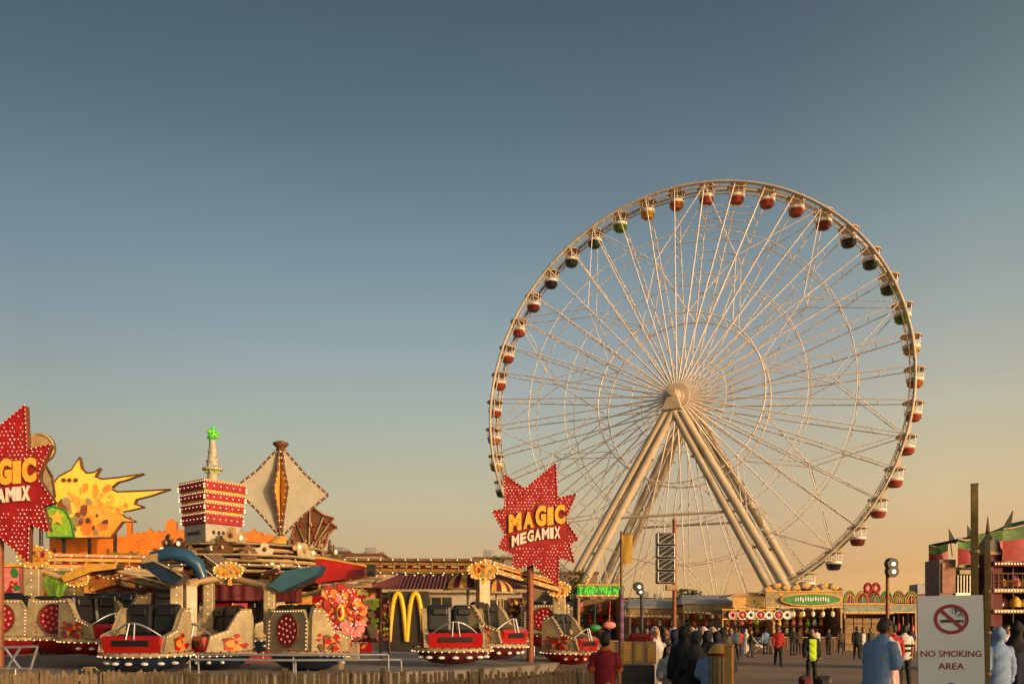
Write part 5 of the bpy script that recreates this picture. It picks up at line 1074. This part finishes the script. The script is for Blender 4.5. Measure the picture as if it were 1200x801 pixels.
for (x,y) in ((.5,0),(.5,.4),(-.35,0),(-.35,.4)): mb = MB(); mb.disc(o+Vector((x,y,.11)), (0,1,0), .11, .05, 0, 14); mb.build('wheel', M['dark'], t)
for (px, w_, lb) in ((944,.30,'reddish black bag on the paving left of the man in the lime vest'),(965,.36,'larger black bag on the paving right of the man in the lime vest')):
    t = thing('bag', (P(px,0,25).x,25,0), lb, 'bag', 'bags on the paving'); x = P(px,0,25).x; mb = MB(); mb.box((x,25,.15), (w_*1.25,.3,.29), 0, bev=.09); mb.box((x,24.84,.12), (w_*.7,.06,.16), 0, bev=.03); mb.build('body', M['burg'] if px < 950 else M['black'], t)
    mb = MB(); mb.tube([(x-.10,25,.28),(x-.05,25,.34),(x+.05,25,.34),(x+.10,25,.28)], .012, 0, 6); mb.build('handle', M['dark'], t)

# unseen hall added past the right edge of the view to shade the notice
shade_hall = thing('added_shade_hall', (15.5,-4.2,0), 'unseen long tan hall added right of the fairground to shade the white notice', 'hall')
mb = MB(); mb.box((16,-4.2,2.6), (4,13.6,5.2), 0); mb.build('wall', tanw, shade_hall)
mb = MB(); mb.box((16,-4.2,5.28), (4.8,14.2,.16), 0, bev=.02); mb.build('roof', M['greyroof'], shade_hall)
for i in range(5): mb = MB(); mb.box((13.98,-9.4+2.6*i,1.2), (.08,1.4,1.6), 0, bev=.02); mb.build('hatch', M['brown'], shade_hall)
# ------------------------------------------------------------------ people
def remesh(mb, voxel, name, m, parent, smooth=4, deform=None, h=1.0):
    me = bpy.data.meshes.new('tmp'); me.from_pydata([tuple(v) for v in mb.v], [], mb.f); me.update()
    o = bpy.data.objects.new('tmp', me); SC.collection.objects.link(o)
    r = o.modifiers.new('r', 'REMESH'); r.mode = 'VOXEL'; r.voxel_size = voxel
    if smooth: s = o.modifiers.new('s', 'SMOOTH'); s.iterations = smooth; s.factor = .5
    dg = bpy.context.evaluated_depsgraph_get(); res = bpy.data.meshes.new_from_object(o.evaluated_get(dg))
    bpy.data.objects.remove(o); bpy.data.meshes.remove(me)
    res.name = name
    if deform:
        for v in res.vertices: v.co = deform(v.co)
    for v in res.vertices: v.co *= h
    res.polygons.foreach_set('use_smooth', [True]*len(res.polygons))
    for k in (m if isinstance(m, (list, tuple)) else [m]): res.materials.append(k)
    c = bpy.data.objects.new(name, res); SC.collection.objects.link(c); c.parent = parent
    return c
def loft(mb, rings, n=14):
    'closed tube through rings (centre, rx, ry, tilt vector): ellipse axes across the path, x axis kept sideways'
    pts = [Vector(r[0]) for r in rings]; k = len(pts); vv = []; fs = []
    ext = []
    for i in range(k):
        t = (pts[min(i+1,k-1)]-pts[max(i-1,0)]).normalized(); X_ = Vector((1,0,0)) if abs(t.x) < .85 else Vector((0,0,1))
        u = (X_-t*X_.dot(t)).normalized(); q = t.cross(u); ext.append((t,u,q))
    def ring(c, u, q, rx, ry):
        for j in range(n): a = 2*math.pi*j/n; vv.append(c+u*math.cos(a)*rx+q*math.sin(a)*ry)
    t,u,q = ext[0]; r0 = min(rings[0][1], rings[0][2]); vv.append(pts[0]-t*r0*.8); ring(pts[0]-t*r0*.5, u, q, rings[0][1]*.75, rings[0][2]*.75)
    for i in range(k): ring(pts[i], ext[i][1], ext[i][2], rings[i][1], rings[i][2])
    t,u,q = ext[-1]; r1 = min(rings[-1][1], rings[-1][2]); ring(pts[-1]+t*r1*.5, u, q, rings[-1][1]*.75, rings[-1][2]*.75); vv.append(pts[-1]+t*r1*.8)
    m = k+2
    for j in range(n): fs.append((0, 1+(j+1)%n, 1+j)); fs.append((len(vv)-1, 1+(m-1)*n+j, 1+(m-1)*n+(j+1)%n))
    for i in range(m-1):
        for j in range(n): fs.append((1+i*n+j, 1+i*n+(j+1)%n, 1+(i+1)*n+(j+1)%n, 1+(i+1)*n+j))
    mb.put(vv, fs, 0, True)
def limb(mb, pts, rs): loft(mb, [(p, r, r) for p, r in zip(pts, rs)], 12)
def cloth(name, rgb): return mat(name, rgb, .85, .12, 18, bump=.18, bscale=45)
SK = [mat('skin_tan', (.36,.19,.11), .5, .12, 12), mat('skin_brown', (.22,.11,.065), .5, .12, 12), mat('skin_light', (.48,.28,.19), .5, .12, 12)]
HB = mat('hair_black', (.012,.010,.009), .45, .3, 30, bump=.5, bscale=60); HBR = mat('hair_brown', (.06,.03,.016), .45, .3, 30, bump=.5, bscale=60); HG = mat('hair_greying', (.06,.05,.04), .5, .4, 30, bump=.5, bscale=60)
EYEW = mat('eye_dark', (.02,.012,.01), .3, .1); LIP = mat('lip', (.30,.11,.09), .5, .1); SHOE = mat('shoe_dark', (.03,.025,.022), .5, .3, 8)
def person(px, d, h, rot, label, group=None, top=None, low=None, hair=HB, skin=0, pose='stand', robe=None, scarf=None, jacket=None, vest=None, sleeve='long', near=False, seed=0, stripes=None, phone=False, look=0.0, long_hair=False, bare_x=None):
    rr = random.Random(seed+int(px)); x = P(px,0,d).x if bare_x is None else bare_x
    t = thing('person', (x, d, 0), label, 'person', group, rz=R(rot)); s = h/1.75; vx = .0095 if near else (.014 if d < 30 else .022)
    J = {}
    sw = {'stand': 0, 'walk': 1, 'phone': 0, 'cross': 0, 'carry': 0, 'stride': 1.3, 'reach': 0}[pose]
    lean = R(14) if pose == 'phone' else R(rr.uniform(-1,2)); hb = lambda z: -math.sin(lean)*(z-.95)*(1 if z > .95 else 0)
    hips = .93
    legs = {}
    for k in (-1, 1):
        f = sw*.16*k; legs[k] = [(.085*k,0,.90),(.095*k,-f*.55-.02,.50),(.10*k, f*-.9+.03+(.09 if f < 0 else 0),.09+(.05 if f < 0 else 0))]
        if sw == 0: legs[k] = [(.085*k,0,.90),(.10*k,-.012,.49),(.115*k+rr.uniform(-.01,.01),.02,.085)]
    arms = {}
    for k in (-1, 1):
        sh = Vector((.168*k, hb(1.385), 1.385))
        if pose == 'phone': el, wr = Vector((.22*k, hb(1.15)-.06, 1.13)), Vector((.07*k, hb(1.15)-.31, 1.20))
        elif pose == 'cross': el, wr = Vector((.25*k, -.02, 1.13)), Vector((-.06*k, -.20, 1.16+.04*k))
        elif pose == 'carry': el, wr = Vector((.24*k, .0, 1.14)), Vector((.16*k, -.24, 1.02))
        elif pose == 'reach' and k == 1: el, wr = Vector((.25*k, -.10, 1.18)), Vector((.22*k, -.34, 1.24))
        else: f = sw*.17*k; el, wr = Vector((.215*k, .02+f*.5, 1.12)), Vector((.225*k, -.05+f*1.15, .88+abs(f)*.2))
        arms[k] = (sh, el, wr)
    # ---- body
    mb = MB(); Z3 = lambda z: (0, hb(z), z)
    loft(mb, [(Z3(.86),.135,.10),(Z3(.94),.155,.11),(Z3(1.06),.138,.098),(Z3(1.18),.148,.105),(Z3(1.30),.162,.108),(Z3(1.385),.158,.092),(Z3(1.45),.085,.066)])
    hd = hb(1.56)-math.sin(look)*.07; hz = -.02*abs(math.sin(look))
    limb(mb, [Z3(1.44),(0,hd*.98+.008,1.56+hz)], [.058,.054])
    hc = Vector((0, hd-.006, 1.630+hz)); HS = 1.09; ca, sa = math.cos(look), math.sin(look)
    hp = lambda a, b, c: hc+Vector((a, b*ca-c*sa, c*ca+b*sa))*HS if look else hc+Vector((a,b,c))*HS
    mb.ball(hp(0,.005,.012), (.083,.103,.114), 0, 18, 12); mb.ball(hp(0,-.028,-.05), (.059,.067,.074), 0, 14, 10)
    limb(mb, [hp(0,-.092,.012),hp(0,-.106,-.022)], [.010,.015]); mb.ball(hp(0,-.086,-.058), (.024,.014,.010), 0, 8, 6); mb.ball(hp(0,-.080,-.098), (.02,.016,.016), 0, 8, 6)
    for k in (-1,1):
        mb.ball(hp(.077*k,.012,-.006), (.012,.022,.032), 0, 8, 6); mb.ball(hp(.032*k,-.078,.032), (.022,.016,.010), 0, 8, 6)
    for k in (-1,1):
        sh, el, wr = arms[k]; limb(mb, [sh, sh.lerp(el,.35), el, el.lerp(wr,.35), wr], [.055,.048,.038,.037,.026])
        dv = (wr-el).normalized(); side = Vector((0,-1,0)) if abs(dv.y) < .7 else Vector((-k,0,0)); side = (side-dv*side.dot(dv)).normalized(); nn = dv.cross(side)
        if pose in ('phone',): side = Vector((0,0,1)); side = (side-dv*side.dot(dv)).normalized(); nn = Vector((-k,0,0))
        loft(mb, [(wr,.026,.022),(wr+dv*.045,.040,.020),(wr+dv*.09,.040,.017)], 12)
        for i, (ln, o) in enumerate(((.066,.030),(.076,.010),(.070,-.010),(.054,-.029))):
            b0 = wr+dv*.085+side*o; b1 = b0+dv*ln*.5+nn*.006*k; b2 = b1+dv*ln*.35-nn*.0+Vector((0,0,0))+ (Vector((0,-.018,0)) if pose != 'phone' else Vector((-.022*k,0,.0)))
            limb(mb, [b0,b1,b2], [.0105,.0095,.008])
        b0 = wr+dv*.03+side*.03; limb(mb, [b0, b0+side*.035+dv*.03, b0+side*.042+dv*.062], [.013,.011,.009])
    for k in (-1,1):
        a, kn, an = [Vector(q) for q in legs[k]]; limb(mb, [a, a.lerp(kn,.4), kn, kn.lerp(an,.35), an], [.088,.078,.055,.055,.038])
        loft(mb, [(an+Vector((0,.02,-.045)),.036,.034),(an+Vector((0,-.07,-.055)),.042,.028),(an+Vector((.006*k,-.15,-.062)),.04,.018)], 12)
    body = remesh(mb, vx*.85 if near else vx, 'body', [SK[skin], EYEW, LIP, HB], t, 2, None, s)
    inv = [Vector(hp(.032*k,-.088,.016))*s for k in (-1,1)]; mo = Vector(hp(0,-.095,-.056))*s; br = [Vector(hp(.034*k,-.088,.040))*s for k in (-1,1)]
    for p in body.data.polygons:
        c = p.center
        for e in inv:
            if abs(c.x-e.x) < .014*s and abs(c.z-e.z) < .008*s and abs(c.y-e.y) < .03: p.material_index = 1
        for e in br:
            if abs(c.x-e.x) < .02*s and abs(c.z-e.z) < .006*s and abs(c.y-e.y) < .03: p.material_index = 3
        if abs(c.x-mo.x) < .022*s and abs(c.z-mo.z) < .007*s and abs(c.y-mo.y) < .03: p.material_index = 2
    fold = lambda amp, f: (lambda co: co+Vector((math.sin(co.z*f*1.7+co.x*31+seed)*amp*.6, math.cos(co.z*f+co.x*23+seed)*amp, 0)))
    # ---- clothes
    if robe:
        mb = MB(); w = 1.0
        loft(mb, [(Z3(.05),.27,.23),(Z3(.35),.235,.20),(Z3(.75),.205,.165),(Z3(1.0),.185,.14),(Z3(1.25),.195,.135),(Z3(1.38),.195,.115),(Z3(1.455),.10,.08),(Z3(1.50),.07,.068)], 22)
        for k in (-1,1): sh, el, wr = arms[k]; limb(mb, [sh*1.0+Vector((-.01*k,0,0)), el, wr], [.062,.066,.078])
        def rf(co):
            a = math.atan2(co.y, co.x); q = max(0, 1-co.z/1.35); return co+Vector((co.x,co.y,0))*(.075*q*math.sin(a*9+seed+math.sin(co.z*3)*1.2)+.02*math.sin(co.z*19+a*3))
        remesh(mb, vx*1.1, 'robe', robe, t, 3, rf, s)
    else:
        if low:
            mb = MB(); loft(mb, [(Z3(.84),.142,.112),(Z3(.95),.165,.12),(Z3(1.02),.155,.112)])
            for k in (-1,1):
                a, kn, an = [Vector(q) for q in legs[k]]; limb(mb, [a, a.lerp(kn,.45), kn, kn.lerp(an,.5), an+Vector((0,0,.0))], [.100,.09,.072,.068,.062])
            remesh(mb, vx, 'trousers', low, t, 2, fold(.006, 26), s)
        def upper(nm, m, g, z0, slv, deform=True, open_=None):
            mb = MB(); loft(mb, [(Z3(z0),.165+g,.118+g),(Z3(z0+.12),.158+g,.112+g),(Z3(1.18),.16+g,.116+g),(Z3(1.30),.176+g,.122+g),(Z3(1.385),.178+g,.105+g),(Z3(1.435),.125+g,.082+g),(Z3(1.475),.072+g,.066+g*.6)], 20)
            for k in (-1,1):
                sh, el, wr = arms[k]
                if slv == 'long': limb(mb, [sh, sh.lerp(el,.4), el, el.lerp(wr,.5), wr-(wr-el)*.06], [.058+g,.055+g,.050+g,.047+g,.040+g])
                elif slv == 'short': limb(mb, [sh, sh.lerp(el,.4), sh.lerp(el,.8)], [.059+g,.058+g,.062+g])
                else: limb(mb, [sh, sh.lerp(el,.1)], [.058+g,.055+g])
            return remesh(mb, vx, nm, m, t, 2, fold(.007, 30), s)
        if top:
            o = upper('shirt', top, .014, .84 if sleeve == 'long' else .82, sleeve)
            if stripes:
                for m in stripes: o.data.materials.append(m)
                for p in o.data.polygons:
                    z = p.center.z/s; p.material_index = 1 if (.98 < z < 1.06 or 1.12 < z < 1.20) else 0
            if near and sleeve == 'short':
                mb = MB(); loft(mb, [(Z3(1.462),.095,.088),(Z3(1.482),.088,.082)], 18); remesh(mb, vx, 'neck_rib', cloth('orange_trim',(.45,.10,.02)), o, 1, None, s)
                for k in (-1,1):
                    sh, el, wr = arms[k]; dv = (el-sh).normalized(); mb = MB(); loft(mb, [(sh.lerp(el,.74),.079,.079),(sh.lerp(el,.82),.080,.080)], 14); remesh(mb, vx, 'sleeve_trim', cloth('orange_trim',(.45,.10,.02)), o, 1, None, s)
        if vest:
            o = upper('safety_vest', vest, .026, .82, 'none')
        if jacket:
            o = upper('jacket', jacket, .036 if vest else .030, .79, 'long')
            if vest or top is not None and pose != 'phone' and not near:
                bm = bmesh.new(); bm.from_mesh(o.data); kill = [f for f in bm.faces if abs(f.calc_center_median().x) < .118*s and f.calc_center_median().y < .0 and f.calc_center_median().z < 1.42*s]
                bmesh.ops.delete(bm, geom=kill, context='FACES'); bm.to_mesh(o.data); bm.free()
            if near:
                mb = MB(); loft(mb, [(Z3(.79),.202,.154),(Z3(.835),.201,.153)], 24); remesh(mb, vx, 'hem_band', jacket, o, 1, None, s)
                for k in (-1,1):
                    sh, el, wr = arms[k]; dv = (wr-el).normalized(); mb = MB(); loft(mb, [(wr-dv*.035,.074,.074),(wr-dv*.005,.072,.072)], 14); remesh(mb, vx, 'cuff', jacket, o, 1, None, s)
                mb = MB(); loft(mb, [(Z3(1.435),.098,.088),(Z3(1.485),.082,.078)], 18); remesh(mb, vx, 'collar', jacket, o, 1, None, s)
        mb = MB()
        for k in (-1,1):
            an = Vector(legs[k][2]); loft(mb, [(an+Vector((0,.03,-.045)),.045,.042),(an+Vector((0,-.07,-.052)),.052,.038),(an+Vector((.006*k,-.165,-.060)),.046,.026)], 12)
            sm = MB(); sm.v, sm.f = mb.v, mb.f; remesh(mb, .014 if d < 30 else .02, 'shoe', SHOE, t, 1, None, s); mb = MB()
    if scarf:
        mb = MB(); mb.ball(hp(0,.030,.012), (.100,.110,.126), 0, 18, 12)
        loft(mb, [(Z3(1.28),.20,.135),(Z3(1.36),.195,.13),(Z3(1.45),.125,.105),(Z3(1.53),.085,.085),((0,hd+.02,1.60+hz),.088,.095)], 18); remesh(mb, vx, 'headscarf', scarf, t, 2, fold(.007, 24), s)
    elif hair:
        mb = MB(); mb.ball(hp(0,.022,.030), (.091,.104,.108), 0, 16, 10); mb.ball(hp(0,.050,-.02), (.084,.070,.082), 0, 14, 8); mb.ball(hp(0,-.045,.098), (.062,.05,.028), 0, 12, 8)
        if long_hair: loft(mb, [(hp(0,.045,.02),.085,.06),(hp(0,.06,-.10),.088,.05),(hp(0,.07,-.22),.07,.035)], 14)
        remesh(mb, vx*.8, 'hair', hair, t, 1, lambda co: co+Vector((math.sin(co.z*160)*.003,math.cos(co.x*140)*.003,math.sin(co.x*90+co.y*80)*.004)), s)
    if phone:
        wr = (arms[-1][2]+arms[1][2])/2; mb = MB(); mb.box(wr*s+Vector((0,-.10*s,.03)), (.075,.012,.15), 0, bev=.004, rx=R(-50))
        o = mb.build('mobile_phone', M['black'], None); o.location = (0,0,0); o.matrix_world = Matrix.Translation((x,d,0)) @ Matrix.Rotation(R(rot),4,'Z'); tag(o, 'black mobile phone held by the bearded man in denim', 'phone')
    return t
W = dict(black=cloth('black_cloth',(.012,.012,.014)), char=cloth('charcoal_cloth',(.035,.034,.036)), grey=cloth('grey_cloth',(.10,.10,.105)), white=cloth('white_cloth',(.55,.52,.50)), cream=cloth('cream_cloth',(.42,.36,.29)), jersey=cloth('crimson_jersey',(.22,.010,.018)), red=cloth('red_shirt',(.36,.02,.02)), lime=cloth('lime_vest',(.42,.62,.02)),
  denim=cloth('denim_blue',(.20,.32,.52)), sky=cloth('pale_blue_cloth',(.20,.30,.48)), indigo=cloth('indigo_cloth',(.035,.025,.13)), navy=cloth('navy_cloth',(.018,.02,.045)), jeans=cloth('dark_jeans',(.03,.038,.06)), beige=cloth('beige_cloth',(.42,.25,.15)), rose=cloth('pale_rose_cloth',(.50,.38,.37)), brown=cloth('brown_cloth',(.09,.05,.03)), olive=cloth('olive_cloth',(.07,.07,.03)), pinkc=cloth('pink_cloth',(.40,.12,.14)), teal=cloth('teal_cloth',(.03,.10,.11)))
person(709,12.3,1.61,172,'person seen from behind in a crimson short sleeved jersey beside the counter',top=W['jersey'],low=W['beige'],sleeve='short',near=True,seed=1)
person(1026,11.6,1.80,118,'man in a denim blue jacket bowed over a phone beside the white notice',top=W['grey'],jacket=W['denim'],low=W['jeans'],hair=HBR,pose='phone',near=True,phone=True,look=R(34),seed=2)
person(951,25.5,1.68,4,'person in a lime safety vest under an open black jacket facing the viewer',top=W['lime'],vest=W['lime'],jacket=W['black'],low=W['black'],seed=3)
person(912,38,1.82,-12,'person in a red top and dark trousers walking before the target stall',top=W['red'],low=W['black'],pose='walk',skin=1,seed=4)
person(1060,25,1.78,176,'person in a white top with broad black stripes, back to the viewer',top=W['white'],stripes=[W['black']],low=W['black'],sleeve='short',hair=HB,seed=5)
person(1042,20,1.70,150,'person in a long pale rose robe next to the man in denim',robe=W['rose'],hair=HB,seed=6)
person(1047,23,1.78,170,'person in a red sleeveless waistcoat between the rose robe and the striped top',top=W['red'],low=W['char'],hair=HB,seed=7)
person(768,17,1.70,10,'person in a flowing white head covering behind the timber counter',robe=W['cream'],scarf=W['white'],seed=8)
person(785,15,1.38,-25,'brown haired child in a white coat before the black robed crowd',top=W['cream'],jacket=W['white'],low=W['cream'],hair=HBR,skin=2,near=True,pose='carry',long_hair=True,seed=9)
person(801,14.5,1.70,165,'person in a plain black robe, left of the dark pair fronting the crowd',robe=W['black'],scarf=W['black'],seed=10)
person(815,13.6,1.62,200,'person in a black robe with a charcoal grey headscarf, right of the front pair',robe=W['black'],scarf=W['char'],pose='carry',seed=11)
person(824,18,1.70,-20,'person in an indigo robe with a white headscarf in the crowd',robe=W['indigo'],scarf=W['white'],skin=2,seed=12)
person(833,13.2,1.45,150,'black haired child in a pale blue jacket next to the orange timber post',top=W['sky'],jacket=W['sky'],low=W['char'],hair=HB,near=True,pose='carry',seed=13)
CR = [(779,19,1.66,20,'black','black',1),(828,15.5,1.62,185,'black','black',0),(791,15.8,1.64,160,'black','navy',0),(846,21,1.66,200,'char','black',0),(813,20,1.64,-10,'black','rose',0),(835,20,1.70,0,'navy','white',0),(796,17,1.66,150,'char','char',0),(809,18,1.70,20,'black','black',1),(787,19,1.60,190,'navy','white',0),(840,17.5,1.60,170,'black','black',0),(790,24,1.70,180,'black','white',0),(794,20,1.66,30,'char','grey',1),(806,22,1.68,-15,'navy','black',0),(811,28,1.72,170,'black','cream',1),(829,26,1.66,10,'black','pinkc',2),(838,22,1.62,190,'brown','navy',1),(842,27,1.68,-30,'black','white',0),(849,30,1.74,175,'olive','black',1),(856,33,1.70,20,'black','indigo',2),(800,33,1.70,0,'grey','white',2),(820,34,1.72,180,'navy','char',0)]
names = {'black':'black','white':'white','char':'charcoal','grey':'grey','navy':'navy','cream':'cream','pinkc':'pink','brown':'brown','olive':'olive','indigo':'indigo','rose':'rose'}
for i, (px,d,h,rot,c1,c2,sk) in enumerate(CR):
    person(px,d,h,rot,'person in a %s robe and %s headscarf in the crowd behind the front pair' % (names[c1],names[c2]),group='people in the crowd left of the orange post',robe=W[c1],scarf=W[c2],skin=sk,seed=20+i,pose='carry' if i%3==0 else 'stand')
C2 = [(777,30,1.76,170,'white','char',1),(785,34,1.74,10,'red','jeans',0),(816,38,1.78,-10,'grey','jeans',0),(834,40,1.75,180,'white','char',1),(845,42,1.72,20,'sky','char',0),(862,46,1.76,10,'teal','jeans',1),(797,44,1.78,170,'cream','brown',0),(808,48,1.74,0,'pinkc','jeans',2)]
lab = ['white shirt and charcoal trousers just right of the timber counter','red shirt and dark jeans beneath the speaker column','grey shirt and dark jeans deep in the crowd','white shirt and charcoal trousers deep in the crowd, back turned','pale blue shirt behind the orange timber post','teal shirt and dark jeans at the right edge of the crowd','cream shirt and brown trousers deep in the crowd','pink shirt and dark jeans at the far back of the crowd']
for i, (px,d,h,rot,c1,c2,sk) in enumerate(C2): person(px,d,h,rot,'person in a '+lab[i],group='people in the crowd left of the orange post',top=W[c1],low=W[c2],skin=sk,seed=40+i,pose='walk' if i%2 else 'stand',sleeve='short' if i%2 else 'long')
person(874,57.5,1.68,-30,'person in a long white robe and white headscarf standing by the pushchair',robe=W['white'],scarf=W['white'],seed=50)
person(903,57,1.2,40,'small child in grey at the front of the pushchair',top=W['grey'],low=W['char'],seed=51)
person(929,54,1.80,20,'person in black leaning at the ornate stall, behind the man in the lime vest',top=W['black'],low=W['jeans'],pose='cross',seed=52)
person(936,56,1.70,160,'person in brown at the counter under the hanging pale lamps',top=W['brown'],low=W['char'],seed=53)
person(1004,47,1.80,165,'person in black walking by the brown shutters, left of two',top=W['black'],low=W['black'],pose='walk',skin=1,seed=54)
person(1011,48,1.76,10,'person in a charcoal jacket by the brown shutters, right of two',top=W['white'],jacket=W['char'],low=W['jeans'],seed=55)
person(880,50,1.62,90,'person in an olive top walking behind the pushchair',top=W['olive'],low=W['char'],pose='walk',seed=56)
person(1170,13.5,1.68,184,'person in a pale blue hooded top and blue jeans right of the white notice',jacket=W['sky'],top=W['sky'],low=W['denim'],scarf=W['sky'],near=True,seed=57)
person(1191,13.8,1.77,170,'person in a long dark navy robe at the right edge of the view',robe=W['navy'],scarf=W['black'],seed=58)
person(1180,24,1.76,10,'fair haired person in white beyond the blue hooded top',top=W['white'],low=W['jeans'],hair=HBR,skin=2,seed=59)
person(1163,28,1.75,170,'person in a charcoal top standing just right of the white notice post',top=W['char'],low=W['black'],seed=60)

p = person(141,25.3,1.52,10,'dark haired youngster in a pink top standing on the deck by the left car',top=W['pinkc'],low=W['char'],hair=HB,seed=70); p.location.z = .46
C3 = [(745,22,1.72,170,'navy','jeans','navy shirt passing behind the timber counter'),(757,26,1.70,10,'black','char','black shirt in the gap behind the timber counter'),(866,52,1.74,180,'red','char','red shirt with charcoal trousers facing the target stall'),(897,55,1.7,170,'sky','jeans','pale blue shirt facing the target stall'),(957,57,1.72,190,'white','char','white shirt at the ornate stall right of the lime vest'),(971,56,1.66,20,'black','black','black with hands low at the right end of the ornate stall'),(985,58,1.74,170,'brown','jeans','brown shirt at the corner between the two brown stalls'),(1020,55,1.74,-20,'olive','char','olive shirt in front of the brown shutters'),(1068,50,1.72,180,'navy','jeans','navy shirt just left of the white notice, far off')]
for i, (px,d,h,rot,c1,c2,l) in enumerate(C3): person(px,d,h,rot,'person in a '+l if not l.startswith('black with') else 'person in '+l,group='visitors along the stalls',top=W[c1],low=W[c2],seed=80+i,pose=('walk','stand','cross')[i%3],skin=i%3)
